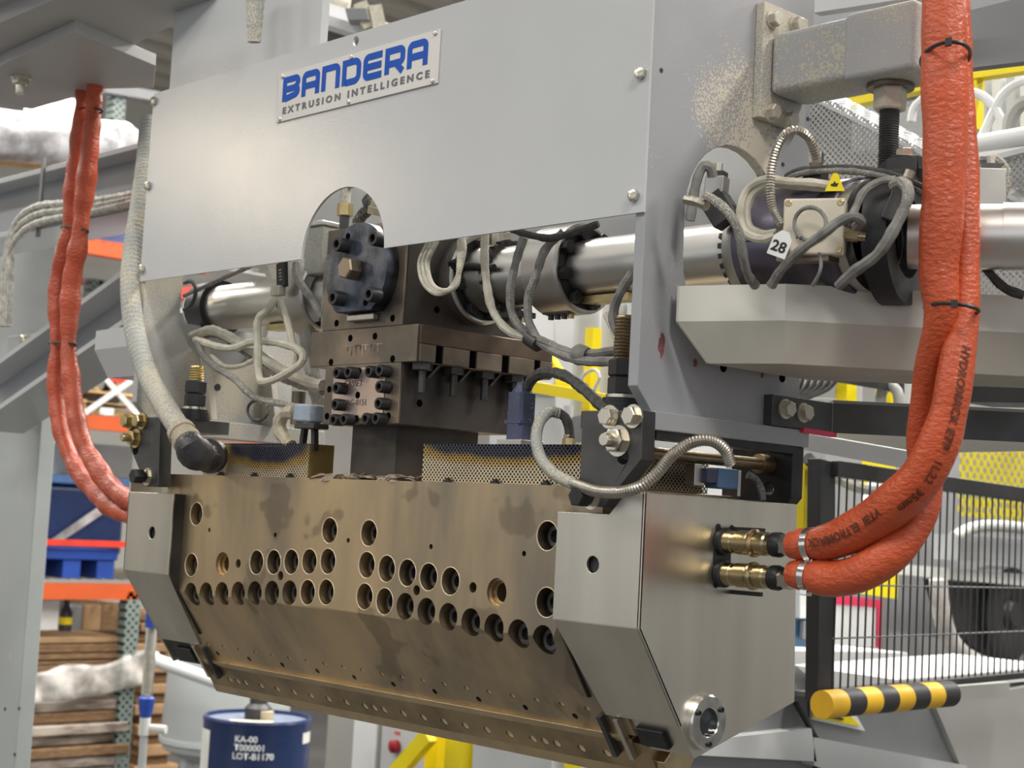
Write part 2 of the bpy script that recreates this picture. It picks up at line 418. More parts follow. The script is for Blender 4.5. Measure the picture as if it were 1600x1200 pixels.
# ================================================================ the hall
ST('floor', MB().box((-16, -14, -.1), (14, 14, 0)), floor_m)
ceil = ST('ceiling', MB().box((-16, -14, 6.2), (14, 14, 6.3)), ceil_m)
ribs = MB()
for i in range(60): ribs.box((-15.5+i*.5, -14, 6.1), (-15.28+i*.5, 14, 6.2))
O('deck_rib', ribs, ceil_m, ceil)['kind'] = 'stuff'
ST('wall_left', MB().box((-15, -14, 0), (-14.8, 14, 6.2)), wall_m)
ST('wall_back', MB().box((-15, 13, 0), (14, 13.2, 6.2)), wall_m)

XC = -.5665      # centre plane of the die
PF = -.014       # front of the cover panel
AXY, AXZ = .15, 1.935   # melt pipe axis

# ================================================================ machine frame
fr = T('portal_stand', 'grey painted steel portal frame of side plates carrying the extrusion die', 'frame', (XC, .15, 1.71))
def obround(yc, z0, z1, r, n=15):
    return [(yc+r*math.cos(a), z1+r*math.sin(a)) for a in [math.pi*i/(n-1) for i in range(n)]] + [(yc+r*math.cos(a), z0+r*math.sin(a)) for a in [math.pi+math.pi*i/(n-1) for i in range(n)]]
sp = [(-.010, 2.75), (-.010, 1.7584), (.0164, 1.731), (.296, 1.731), (.300, 2.75)]
yz = lambda x0: (lambda u, v, w: (x0+w, u, v))
hole = obround(.15, 1.92, 1.976, .09)
O('side_plate', MB().plate(sp, [hole], yz(-.025), 0, .015), paint_plate, fr, bevel=.0015, label='near right side plate with round pipe opening and dust by the arm')
spl = [(y, min(z, 2.272)) for y, z in sp]
O('side_plate', MB().plate(spl, [hole], yz(-1.124), 0, .015), paint_dusty, fr, bevel=.0015, label='far left side plate coated with pale dust')
O('base_rail', MB().box((-.032, .012, 1.7095), (.0, .306, 1.7312)), paint_grey, fr, bevel=.0015)
O('base_rail', MB().box((-1.130, .012, 1.7095), (-1.088, .36, 1.7385)), paint_dusty, fr, bevel=.0015)
O('top_plate', MB().box((-1.121, .016, 2.18), (-.70, .03, 2.95)), paint_light, fr, bevel=.001)
O('top_web', MB().box((-1.1245, .03, 2.3), (-1.11, .30, 2.95)), paint_grey, fr)
O('back_plate', MB().box((-1.109, .255, 2.0), (-.025, .27, 2.2)), paint_light, fr)
for y in (.105, .235):
    O('gusset', MB().prism([(-1.109, y, 1.862), (-1.109, y, 1.7385), (-1.062, y, 1.7385), (-1.100, y, 1.862)], (0, .012, 0)), paint_dusty, fr, bevel=.001)
for px, py in ((1222, 590), (1130, 574)):
    p = PX(px, py, -.0101); O('bolt_hole', MB().lathe(p, (1, 0, 0), [(0, .0060), (.0006, .0060), (.0006, 0)], 16), void, fr)  # flat disc, the hole's shade is its black colour
for px, py in ((1262, 186), (1033, 110), (1223, 257)):
    p = PX(px, py, -.0101); O('bolt_hole', MB().lathe(p, (1, 0, 0), [(0, .0028), (.0008, .0028), (.0008, 0)], 12), black_paint, fr)  # small disc coloured black for the dark of the hole
red_flake = M('dark_red_primer', (.20, .07, .07), .8, 0, .3, 60)
for px, py, sx, sz in ((1034, 538, .007, .019), (1086, 567, .005, .006), (1191, 586, .004, .005)):
    p = PX(px, py, -.0099); poly = [(p.x, p.y+sx*math.cos(a)*R.uniform(.5, 1), p.z+sz*math.sin(a)*R.uniform(.55, 1)) for a in [i*math.pi/9 for i in range(18)]]
    O('primer_patch', MB().prism(poly, (.0004, 0, 0)), red_flake, fr)
# left inner holes, black discs for their dark insides
for px, py in ((340, 605), (428, 615)):
    p = PX(px, py, -1.1085); O('bolt_hole', MB().lathe(p, (1, 0, 0), [(0, .006), (.001, .006), (.001, 0)], 14), black_paint, fr)

# ================================================================ cover panel
gp = T('machine_shroud', 'large light grey sheet cover with arched cutout above the die', 'panel', (XC, PF, 1.958))
xl, xr = -.671, -.4802; xa = (xl+xr)/2; ra = (xr-xl)/2
out = [(-1.1195, 1.9575), (xl, 1.9575)] + [(xa+ra*math.cos(a), 1.957+ra*math.sin(a)) for a in [math.pi-math.pi*i/28 for i in range(29)]] + [(-.0095, 1.9575), (-.0095, 2.2735), (-1.118, 2.2735)]
th = [circ(PY(556, 64, PF).x, PY(556, 64, PF).z, .007, 14)]
O('sheet', MB().plate(out, th, lambda u, v, w: (u, w, v), PF, PF+.004), paint_light, gp, bevel=.0006, seg=1)
O('side_fold', MB().box((-1.1195, PF+.004, 1.9575), (-1.1165, .004, 2.2735)), paint_light, gp)
for px, py in ((237, 160), (227.5, 292), (215, 422), (1003, 115), (992, 306)):
    p = PY(px, py, PF); put('hex_bolt', BOLT_P, (min(max(p.x, -1.112), -.017), PF, p.z), (0, -1, 0), gp, R.random())

# name plate with lettering
NP = PF-.0025
n0, n1, n2 = PY(431.5, 192, NP), PY(683, 132.5, NP), PY(436.5, 116.5, NP)
nw, nh = n1.x-n0.x, n2.z-n0.z
npl = T('name_plate', 'white maker plate with blue BANDERA lettering riveted on the cover panel', 'sign', (n0.x, NP, n0.z))
npp = O('plate', MB().box((n0.x, NP, n0.z), (n0.x+nw, PF-.0003, n0.z+nh)), sign_white, npl, bevel=.0006)
for u, v in ((.025, .06), (.975, .06), (.025, .94), (.975, .94), (.48, .06), (.48, .94)):
    put('rivet', RIVET, (n0.x+nw*u, NP, n0.z+nh*v), (0, -1, 0), npl)
def strokes(name, paths, w, f, mat, parent):
    mb = MB()
    for path in paths:
        pts = []
        for p in path:
            if not pts or (Vector(p)-pts[-1]).length > w*.04: pts.append(Vector(p))
        n = len(pts); L_, R_ = [], []
        for i, p in enumerate(pts):
            d0 = (p-pts[i-1]).normalized() if i else None; d1 = (pts[i+1]-p).normalized() if i < n-1 else None
            a = d0 or d1; b = d1 or d0
            na, nb = Vector((-a.y, a.x)), Vector((-b.y, b.x)); m = (na+nb).normalized(); k = w/2/max(.5, m.dot(na))
            L_.append(p+m*k); R_.append(p-m*k)
        vs = [f(p.x, p.y, 0) for p in L_+R_]+[f(p.x, p.y, 1+paths.index(path)*.35) for p in L_+R_]; m2 = 2*n
        fs = []
        for i in range(n-1):
            fs += [(i, i+1, n+i+1, n+i), (m2+i, m2+n+i, m2+n+i+1, m2+i+1), (i, m2+i, m2+i+1, i+1), (n+i, n+i+1, m2+n+i+1, m2+n+i)]
        fs += [(0, n, m2+n, m2), (n-1, m2+n-1, m2+2*n-1, 2*n-1)]
        mb.add(vs, fs)
    return O(name, mb, mat, parent)
def rc(cx, cy, r, a0, a1, n=6): return [(cx+r*math.cos(math.radians(a0+(a1-a0)*i/n)), cy+r*math.sin(math.radians(a0+(a1-a0)*i/n))) for i in range(n+1)]
q = .16   # corner radius of the rounded lettering, unit box 1 x 1, stroke .2
B_ = [[(.1, 0)]+[(.1, .9)]+[(.74, .9)]+rc(.74, .74, .16, 90, -10)+rc(.76, .64, .1, -10, -60)[1:]+[(.70, .52)], [(.1, .5), (.70, .5)]+rc(.74, .36, .16, 80, -90)+[(.15, .1)]]
A_ = [[(.1, 0), (.1, .74)]+rc(.26, .74, .16, 180, 90)+[(.74, .9)]+rc(.74, .74, .16, 90, 0)+[(.9, 0)], [(.1, .42), (.9, .42)]]
N_ = [[(.1, 0), (.1, .9), (.70, .9)]+rc(.72, .72, .18, 90, 0)+[(.9, 0)]]
D_ = [[(.1, 0), (.1, .9), (.66, .9)]+rc(.66, .66, .24, 90, 0)+[(.9, .34)]+rc(.66, .34, .24, 0, -90)+[(.2, .1)]]
E_ = [[(.98, .9), (.26, .9)]+rc(.26, .74, .16, 90, 180)+[(.1, .26)]+rc(.26, .26, .16, 180, 270)+[(.98, .1)], [(.1, .5), (.95, .5)]]
R_ = [[(.1, 0), (.1, .9), (.74, .9)]+rc(.74, .74, .16, 90, 0)+[(.9, .58)]+rc(.74, .54, .16, 0, -90)+[(.21, .38)], [(.55, .38), (.92, 0)]]
glyphs = [B_, A_, N_, D_, E_, R_, A_]
lx0, lx1, lz0, lz1 = .035, .955, .40, .885
gw = (lx1-lx0)*nw/7
for i, g in enumerate(glyphs):
    ox = n0.x+nw*lx0+gw*i; oz = n0.z+nh*lz0; sx, sz = gw*.86, nh*(lz1-lz0)
    ps = [[(x*sx, z*sz) for x, z in p] for p in g]
    strokes('letter', ps, gw*.20, lambda x, z, w, ox=ox, oz=oz: (ox+x, NP-.0002-.0004*w, oz+z), print_blue, npp)
ts = text_mesh('EXTRUSION INTELLIGENCE', nh*.185, 1.55, .0006); tw = max(v.co.x for v in ts.vertices); kx = nw*.915/tw
letters('lettering', 'EXTRUSION INTELLIGENCE', nh*.185, lambda x, y: (n0.x+nw*.04+x*kx, NP-.0005, n0.z+nh*.15+y), print_grey, npp, spacing=1.55, bold=.0006)

# ================================================================ flat die with drilled front
XL, XR = -1.048, -.085
dp = [(.0225, 1.6435), (.0225, 1.4587), (.0985, 1.3500), (.204, 1.35), (.2775, 1.4587), (.2775, 1.6435)]
die = T('flat_die', 'bronze tinted steel flat extrusion die with rows of bolt recesses', 'die', (XC, .15, 1.29))
body = MB().prism([(XL, y, z) for y, z in dp], (XR-XL, 0, 0)).mesh('body', die_steel)
cut = MB()
def xs(*a): return a
P = .04365
rows = []   # (x, z)
for sgn in (-1, 1):
    f = lambda k: XC+sgn*k
    rows += [(f(.0445), 1.5705), (f(.3915), 1.582)]
    rows += [(f(.044+P*i), 1.5272-.0028*i) for i in range(5)] + [(f(.396), 1.502)]
    rows += [(f(.0435+P*i), 1.484-.0034*i) for i in range(9)]
step = [(XC-.309, 1.5088), (XC+.307, 1.508)]
DIN = Vector((0, 1, 0))
for x, z in rows: cut.cyl((x, -.03, z), (x, .048, z), .0178, 24)
for x, z in step: cut.lathe((x, -.03, z), (0, 1, 0), [(0, 0), (0, .0178), (.058, .0178), (.058, .0150), (.064, .0150), (.064, .0120), (.10, .0120), (.10, 0)], 24)
for x in (-.918, -.742, -.567, -.39, -.214): cut.cyl((x, -.03, 1.5585), (x, .05, 1.5585), .0036, 12)
for x, z in ((-.833, 1.5115), (-.304, 1.5110), (-.722, 1.5), (-.414, 1.5)): cut.cyl((x, -.03, z), (x, .06, z), .0068, 14)
nrm = Vector((0, -1, -.7)).normalized()
def slope(x, z): return Vector((x, .0225+.7*(1.4587-z), z))
srow = []
x = -.990
while x < -.13:
    srow.append(x); x += .0442
for x in srow:
    p = slope(x, 1.3745); cut.cyl(p+nrm*.01, p-nrm*.0035, .0046, 10)
for i, x in enumerate(srow[::2]):
    p = slope(x+.016, 1.362); cut.cyl(p+nrm*.02, p-nrm*.03, .0046, 10)
def boolean(me, cutter, name):
    a = bpy.data.objects.new('tmp', me); c = bpy.data.objects.new('tmp2', cutter.mesh('cutter', die_steel)); col.objects.link(a); col.objects.link(c)
    m = a.modifiers.new('b', 'BOOLEAN'); m.operation = 'DIFFERENCE'; m.solver = 'EXACT'; m.object = c
    dg = bpy.context.evaluated_depsgraph_get(); dg.update()
    r = bpy.data.meshes.new_from_object(a.evaluated_get(dg)); r.name = name
    bpy.data.objects.remove(a); bpy.data.objects.remove(c)
    r.shade_smooth(); r.set_sharp_from_angle(angle=math.radians(35))
    return r
link('body', boolean(body, cut, 'body'), die)
for x, z in rows: put('socket_screw', SOCK_D, (x, .0480, z), (0, -1, 0), die, R.random()*2)
RIM = MB().lathe((0, 0, 0), (0, 0, 1), [(-.001, .0177), (.0003, .0178), (.0005, .0182), (.0003, .0187), (0, .0188)], 24).mesh('recess_rim', pin_steel)  # added bright ring puts the glint of the chamfered edge into colour
for x, z in rows:
    if z-.019 > 1.4590: put('recess_rim', RIM, (x, .0225, z), (0, -1, 0), die)
# brass pins in the slanted holes, bright discs for their lit bottoms
PIN = MB().lathe((0, 0, 0), (0, 0, 1), [(0, .0043), (.0015, .0041), (.0015, 0)], 10).mesh('pin', pin_steel)
for x in srow: put('pin', PIN, slope(x, 1.3745)-nrm*.0036, nrm, die)
# lip: two brass strips and the lip bar
def slab(z0, z1, out0, th, x0, x1):
    a, b = slope(0, z0), slope(0, z1); o = nrm*out0; i = -nrm*th
    return MB().prism([(x0, *(a+o)[1:]), (x0, *(b+o)[1:]), (x0, *(b+o+i)[1:]), (x0, *(a+o+i)[1:])], (x1-x0, 0, 0))
O('edge_strip', slab(1.3505, 1.3455, .0045, .02, XL+.02, XR-.02), brass_strip, die, bevel=.0008)
O('edge_strip', slab(1.3450, 1.3400, .0015, .02, XL+.01, XR-.01), brass_strip, die, bevel=.0008)
lip = slab(1.3398, 1.3000, -.001, .03, XL+.005, XR+.01).mesh('lip_bar', lip_steel)
cut2 = MB(); dots = []
x = -.982
while x < -.12: dots.append(x); x += .0437
for x0 in (-.9602, -.6105, -.2609): dots.append(x0)
dots = sorted(dots); dots = [x for i, x in enumerate(dots) if i == 0 or x-dots[i-1] > .0142]
for x in dots:
    p = slope(x, 1.3175)-nrm*.001; cut2.cyl(p+nrm*.01, p-nrm*.0035, .0064, 14)
lo = link('lip_bar', boolean(lip, cut2, 'lip_bar'), die)
DOT = MB().lathe((0, 0, 0), (0, 0, 1), [(0, .0062), (.0018, .0058), (.0018, 0)], 12).mesh('lip_pin', pin_steel)  # bright disc colours the lit bottom of each lip hole
for x in dots: put('lip_pin', DOT, slope(x, 1.3175)-nrm*.0046, nrm, die)
nose = [(.1330, 1.3005), (.1385, 1.2930), (.150, 1.2905), (.162, 1.293), (.168, 1.3005), (.196, 1.340), (.150, 1.345), (.125, 1.32)]
O('lip_nose', MB().prism([(XL+.003, y, z) for y, z in nose], (XR-XL+.02, 0, 0)), brass_strip, die, bevel=.0015)
O('end_plate', MB().prism([(XL-.022, y, z) for y, z in ((.026, 1.642), (.026, 1.4587), (.102, 1.35), (.2, 1.35), (.27, 1.4587), (.27, 1.642))], (.018, 0, 0)), steel_box, die)

# ================================================================ end boxes
def end_box(x0, x1, right, label):
    b = T('end_box', label, 'housing', ((x0+x1)/2, .14, 1.334))
    t = .004; bk, ap = (0, 1.4848), (.1056, 1.334)
    side = [(0, 1.638), (0, 1.4848), (.1056, 1.334), (.296, 1.392), (.286, 1.637)]
    xo = x1-t if right else x0
    O('side_wall', MB().prism([(xo, y, z) for y, z in side], (t, 0, 0)), steel_box, b, bevel=.0012)
    # front sheet with stepped top edge
    m = 1 if right else -1; ox = x1 if right else x0
    fx = lambda u: ox-m*u
    outl = [(0, 1.638), (.028, 1.638), (.053, 1.6118), (.137, 1.6118), (.137, 1.4848), (0, 1.4848)]
    if not right: outl = [(0, 1.6118), (.137, 1.6118), (.137, 1.4848), (0, 1.4848)]
    hx = PY(926, 882, 0); hu = 0-hx.x
    hl = circ(hu if right else .137-.056, hx.z if right else 1.548, .0098, 20)
    O('front_sheet', MB().plate(outl, [hl], lambda u, v, w: (fx(u), w, v), 0, t), steel_box, b, bevel=.0008)
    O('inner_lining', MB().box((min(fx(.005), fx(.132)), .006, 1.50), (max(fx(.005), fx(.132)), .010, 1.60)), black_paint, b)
    fz = 1.3715
    fy = .1056*(1.4848-fz)/.1508
    fac = [(0, 1.4848), (fy, fz)]; nn = Vector((0, -1, -.7)).normalized()*t
    O('slant_sheet', MB().prism([(fx(0), *fac[0]), (fx(.137), *fac[0]), (fx(.118 if right else .120), *fac[1]), (fx(0), *fac[1])], -nn), steel_box, b, bevel=.0008)
    zb = 1.336; yb = .1056*(1.4848-zb)/.1508
    O('toe_plate', MB().prism([(fx(.010), fy+.006, fz+.002), (fx(.085), fy+.006, fz+.002), (fx(.072), yb+.008, zb), (fx(.010), yb+.008, zb)], -nn*1.5), dark_steel if not right else steel_box, b)
    c = Vector((fx(.056), fy+.022, fz-.017)); al = Vector((0, .7, -1)).normalized()
    O('sensor_clip', MB().obox(c-nn*1.2+Vector((0, -.006, -.004)), (.022, 0, 0), al*.013, -nn.normalized()*.006), black_ox, b, bevel=.002)
    for s in (.001, .0285):
        O('clip_strap', MB().obox(slope(fx(.100+s), 1.345)+Vector((0, -.004, 0)), (.0035, 0, 0), al*.03, nn.normalized()*.004), steel_box if s < .01 else dark_steel, b)
    O('inner_wall', MB().prism([(fx(.137), y, z) for y, z in ((.003, 1.6118), (.003, 1.4848), (.1056*.62, 1.391), (.12, 1.39), (.12, 1.61))], (m*.003, 0, 0)), black_ox, b)  # inner side coloured black for the dark gap beside the die
    return b
ebr = end_box(-.137, 0, True, 'right stainless end housing of the die with round sight glass')
ebl = end_box(-1.130, -.993, False, 'far left stainless end housing of the die with slanted lower sheet')
sg = Vector((0, .1202, 1.3765))
sgr = O('sight_ring', MB().lathe(sg, (1, 0, 0), [(0, .0165), (.008, .0165), (.009, .0175), (.009, .030), (.0075, .0318), (0, .0318)], 40), chrome, ebr)
O('sight_glass', MB().lathe(sg, (1, 0, 0), [(.003, .0166), (.004, .0)], 32), glass_dark, ebr)
for a in (35, 150, 270): put('socket_screw', SOCK_S, sg+Vector((.009, .0245*math.cos(math.radians(a)), .0245*math.sin(math.radians(a)))), (1, 0, 0), sgr)
c0 = PX(1128, 846, 0); c1 = PX(1126, 896, 0)
O('coupling_slot', MB().plate(obround(c0.y+.001, c1.z, c0.z, .0155), [], lambda u, v, w: (w, u, v), .0002, .0012), black_ox, ebr)
for px, py in ((1122, 824), (1143, 826), (1118, 913)):
    O('screw_hole', MB().lathe(PX(px, py, 0), (1, 0, 0), [(.0002, .0045), (.0008, .0045), (.0008, 0)], 14), black_ox, ebr)

# quick couplings (nickel brass) on the right end box
for k, c in enumerate((c0, c1)):
    q_ = T('quick_coupling', ('upper' if k == 0 else 'lower')+' nickel brass quick coupling screwed into the right end housing', 'coupling', c)
    c = Vector((.0012, c0.y, c.z))
    O('collar', MB().lathe(c, (1, 0, 0), [(0, 0), (0, .0165), (.006, .0165), (.008, .013)], 24), black_ox, q_)
    O('sleeve', MB().lathe(c, (1, 0, 0), [(.004, .0135), (.018, .0135), (.019, .0125), (.024, .0125), (.025, .0142), (.042, .0142), (.043, .013), (.046, .0165), (.049, .0165), (.051, .013)], 24), brass, q_)
    O('body', MB().lathe(c, (1, 0, 0), [(.051, .0128), (.056, .0138), (.066, .0138), (.068, .012), (.076, .012), (.076, 0)], 24), brass, q_)
    O('seal', MB().lathe(c, (1, 0, 0), [(.074, .011), (.075, .0142), (.084, .0146), (.088, .013), (.088, 0)], 24), black_ox, q_)
    O('hex_adapter', MB().lathe(c, (1, 0, 0), [(.088, .0128), (.102, .0128), (.106, .010), (.106, 0)], 6), chrome, q_, ang=20)
kb = T('coupling_key', 'black flat key strip behind the two brass couplings', 'bracket', c0)
O('bar', MB().box((.0015, c0.y+.018, c0.z+.013), (.045, c0.y+.024, c0.z+.018)), black_ox, kb)
O('stub', MB().box((.0015, c0.y+.018, c1.z-.024), (.045, c0.y+.024, c1.z-.019)), black_ox, kb)

# ================================================================ hanger brackets
def bracket(label, poly, y0, y1, mat=dark_steel, hole=None):
    b = T('hanger_bracket', label, 'bracket', (sum(p[0] for p in poly)/len(poly), y0, min(p[1] for p in poly)))
    O('plate', MB().plate(poly, [circ(*hole, .0085, 16)] if hole else [], lambda u, v, w: (u, w, v), y0, y1), mat, b, bevel=.0012)
    return b
BY = -.011
pt = lambda l, Y=BY: [(PY(x, y, Y).x, PY(x, y, Y).z) for x, y in l]
poly = pt([(910, 641.5), (1004, 641), (1001.6, 718.5), (942.5, 792), (903.5, 790.5)])
hb = bracket('dark steel hanger plate in front of the right side plate, bolted to the die', poly, BY, BY+.023, hole=pt([(973, 714.6)])[0])
for px, py, me in ((954, 651.5, BOLT_Y), (991, 650.5, BOLT_Y), (968, 689, NUT_Y)):
    p = PY(px, py, BY); put('hex_nut' if me is NUT_Y else 'hex_bolt', me, p, (0, -1, 0), hb, R.random())
p = PY(925, 777, BY); put('jam_nut', hex_head('jam_nut', .0115, .008, zinc, 1), p, (0, -1, 0), hb, .3)
put('adjusting_bolt', MB().lathe((0, 0, 0), (0, 0, 1), [(.006, .0065), (.012, .0065)], 14).lathe((0, 0, 0), (0, 0, 1), [(.012, 0), (.012, .0125), (.026, .0125), (.028, .011), (.028, 0)], 6).mesh('adjusting_bolt', black_ox), p, (0, -1, 0), hb, .2)
poly = pt([(199, 652), (250.5, 651), (247, 760), (228, 760), (203, 699)])
hl_ = bracket('dark steel hanger plate beside the grey corrugated hose on the left', poly, BY, BY+.023, hole=pt([(211.5, 703)])[0])
for px, py, me in ((205, 658.5, BOLT_YZ), (224, 658, BOLT_YZ), (214, 685, NUT_YZ)):
    p = PY(px, py, BY); put('hex_nut' if me is NUT_YZ else 'hex_bolt', me, p, (0, -1, 0), hl_, R.random())
p = PY(231, 745, BY); put('jam_nut', hex_head('jam_nut', .0115, .008, zinc, 1), p, (0, -1, 0), hl_, .3)
put('adjusting_bolt', MB().lathe((0, 0, 0), (0, 0, 1), [(.006, .0065), (.012, .0065)], 14).lathe((0, 0, 0), (0, 0, 1), [(.012, 0), (.012, .0125), (.026, .0125), (.028, .011), (.028, 0)], 6).mesh('adjusting_bolt', black_ox), p, (0, -1, 0), hl_, .2)
poly = [(-.105, 1.7095), (-.008, 1.7095), (-.008, 1.645), (-.05, 1.60), (-.105, 1.60)]
hbk = bracket('blackened rear hanger plate behind the right end housing', poly, .284, .307, black_ox, hole=(-.045, 1.655))
O('shadow_strip', MB().box((-.03, .02, 1.700), (-.004, .284, 1.7094)), black_ox, hbk)  # black strip put in for the shadow between the hanger plates
a, b_ = PX(1017, 700, -.045), PX(1226, 722, -.045)
tr = T('tie_rod', 'bronze coloured tie rod running between the two right hanger plates', 'rod', (-.045, .012, 1.686))
O('rod', MB().cyl((-.045, .012, 1.686), (-.045, .284, 1.686), .0075, 16), lip_steel, tr)
O('end_collar', MB().cyl((-.045, .262, 1.686), (-.045, .2835, 1.686), .0125, 18), lip_steel, tr)

# vertical jacking studs with lock nuts
def stud(x, y, z0, label, top):
    s = T('jacking_stud', label, 'bolt', (x, y, z0))
    O('washer', MB().lathe((x, y, z0), (0, 0, 1), [(0, 0), (0, .026), (.006, .026), (.007, .024), (.012, .024), (.013, .022), (.017, .022), (.017, 0)], 24), black_ox, s)
    O('shim', MB().lathe((x, y, z0), (0, 0, 1), [(.0171, 0), (.0171, .019), (.021, .019), (.021, 0)], 24), zinc, s)
    for k in range(2):
        O('lock_nut', MB().lathe((x, y, z0+.021+k*.0215), (0, 0, 1), [(0, 0), (0, .0155), (.002, .0175), (.019, .0175), (.021, .0155), (.021, 0)], 6), black_ox, s, ang=25)
    prof = [(.060, .0115)]
    h = .064
    while h < top:
        prof += [(h, .0128), (h+.002, .0112)]; h += .004
    prof += [(h, .011), (h, 0)]
    O('thread', MB().lathe((x, y, z0), (0, 0, 1), prof, 18), yellow_zinc if top < .1 else lip_steel, s)
    return s
p = PY(966, 638, .035); stud(p.x, .040, 1.7325, 'black jacking stud with double lock nuts beside the near side plate', .115)
O('seat_plate', MB().box((-.118, .0125, 1.712), (-.034, .09, 1.7325)), dark_steel, hb)
p = PY(292, 655, .035); stud(p.x+.004, .045, 1.7325, 'black jacking stud with double lock nuts beside the grey corrugated hose', .088)
O('seat_plate', MB().box((-1.086, .0125, 1.712), (-1.0, .10, 1.7325)), dark_steel, hl_)

# ================================================================ perforated heater covers
def cover(label, x0, x1, y0, y1, z0, z1, front, endm, endside):
    c = T('heater_cover', label, 'cover', ((x0+x1)/2, (y0+y1)/2, z0))
    O('front_sheet', MB().box((x0, y0, z0), (x1, y0+.0012, z1)), front, c)
    O('top_sheet', MB().box((x0, y0+.0012, z1-.0012), (x1, y1, z1)), M('dark_top', (.10, .09, .075), .5, .5, .3, 14), c)  # dark sheet covers the open top in place of the hollow inside
    O('core', MB().box((x0+.004, y0+.006, z0), (x1-.004, y1-.004, z1-.004)), black_paint, c)  # black filler for the dark interior seen through the perforations
    xe = x0 if endside < 0 else x1
    O('end_sheet', MB().box((xe-.0006, y0, z0), (xe+.0006, y1, z1)), endm, c)
    for k in range(int((x1-x0)/.09)):
        xx = x0+.05+k*.092; O('fixing_tab', MB().box((xx, y0-.006, z0), (xx+.012, y0, z0+.003)).box((xx+.003, y0-.005, z0+.003), (xx+.009, y0-.001, z0+.006)), black_ox, c)
    return c
cover('perforated heater cover on the right half of the die, scorched along its top', -.437, -.075, .04, .20, 1.6437, 1.6945, perf_hot, perf_side, 1)
cover('perforated heater cover on the left half of the die with brassy end', -.975, -.695, .04, .085, 1.6437, 1.6945, perf_hot_l, brass_sheet, 1)
cover('small perforated cover behind the feed block neck on the die', -.690, -.625, .12, .2, 1.6437, 1.690, perf_hot_l, brass_sheet, 1)

# charred plastic round the neck
rs = MB()
for k in range(90):
    x = R.uniform(-.665, -.455); y = R.uniform(.03, .075); r = R.uniform(.006, .016)
    pr = [(h*r*.55, r*math.sqrt(max(0, 1-h*h))*R.uniform(.5, 1.3)) for h in (0, .3, .6, .85, 1)]
    rs.lathe((x, y, 1.6436), (R.uniform(-.4, .4), R.uniform(-.4, .4), 1), pr, 8)
tag(O('plastic_residue', rs, residue), 'charred plastic residue heaped around the neck on the die', 'residue', kind='stuff')
# ================================================================ feed block
fb = T('feed_block', 'dark heat stained steel feed block standing on the die', 'feed block', (XC, .15, 1.644))
FY = .027
O('neck', MB().box((-.616, .056, 1.6437), (-.516, .21, 1.722)), block_dark, fb, bevel=.001)
O('lower_block', MB().box((-.650, FY, 1.7215), (-.4795, .245, 1.8055)), block_steel, fb, bevel=.001)
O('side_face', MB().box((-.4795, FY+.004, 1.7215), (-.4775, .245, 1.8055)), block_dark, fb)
O('ledge', MB().box((-.6895, FY, 1.8055), (-.448, .285, 1.857)), block_steel, fb, bevel=.001)
O('side_band', MB().box((-.448, FY+.003, 1.831), (-.4445, .283, 1.856)), M('rust_tinged_steel', (.16, .115, .085), .5, .8, .3, 10), fb, bevel=.0008)
ys = [.0305, .058, .072, .120, .134, .182, .196, .246, .258, .283]
for k in range(0, 10, 2):
    O('clamp_jaw', MB().box((-.448, ys[k], 1.8065), (-.4435, ys[k+1], 1.8305)), block_steel, fb, bevel=.0006)
for k in range(1, 9, 2):
    O('slot', MB().box((-.448, ys[k], 1.8065), (-.4472, ys[k+1], 1.8305)), void, fb)  # black face paints the shade between the jaws
O('upper_block', MB().box((-.6645, FY, 1.857), (-.4825, .25, 2.005)), block_steel, fb, bevel=.001)
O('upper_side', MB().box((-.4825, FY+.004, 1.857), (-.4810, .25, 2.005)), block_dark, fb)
CB = MB().lathe((0, 0, 0), (0, 0, 1), [(0, 0), (0, .0145), (.009, .0145), (.010, .013), (.010, 0)], 6).lathe((0, 0, 0), (0, 0, 1), [(.01, .0055), (.040, .0055), (.040, 0)], 12).mesh('clamp_bolt', dark_steel)
for y in (.050, .108, .166, .224):
    put('clamp_bolt', CB, (-.4605, y, 1.8055), (0, 0, -1), fb, .2)
    O('clamp_wedge', MB().prism([(-.4775, y+.026, 1.8055), (-.4775, y+.031, 1.8055), (-.4775, y+.012, 1.7865), (-.4775, y+.007, 1.7865)], (.020, 0, 0)), dark_steel, fb)
# cassette plate
cz = [PY(522, 572, FY), PY(602, 571, FY), PY(598, 661, FY), PY(515, 661, FY)]
x0, x1 = -.6285, -.5115
cass = O('cassette_plate', MB().box((x0, FY-.0012, 1.7285), (x1, FY, 1.8005)), pink_steel, fb, bevel=.002)
def cpx(x, y): return PY(400+x/3.2, 480+y/3.2, FY-.018)
for x, y in ((398, 327), (455, 324), (558, 320), (612, 315), (396, 403), (611, 396), (390, 485), (607, 480), (382, 562), (434, 560), (542, 557), (594, 555)):
    p = cpx(x, y); put('socket_screw', SOCK, (p.x, FY-.0012, p.z), (0, -1, 0), cass, R.random()*2)
HOLE = MB().lathe((0, 0, 0), (0, 0, 1), [(0, .0050), (.0004, .0050), (.0004, 0)], 14).mesh('tapped_hole', void)  # flush black disc instead of a recess, shade in its colour
for x, y in ((520, 320), (512, 440), (505, 557)):
    p = PY(400+x/3.2, 480+y/3.2, FY); put('tapped_hole', HOLE, (p.x, FY-.0012, p.z), (0, -1, 0), fb)
for x, y in ((375, 275), (683, 258), (367, 410), (672, 402), (355, 545), (662, 543), (403, 80), (683, 55), (472, 155), (595, 145)):
    p = PY(400+x/3.2, 480+y/3.2, FY); put('tapped_hole', HOLE, (p.x, FY, p.z), (0, -1, 0), fb)
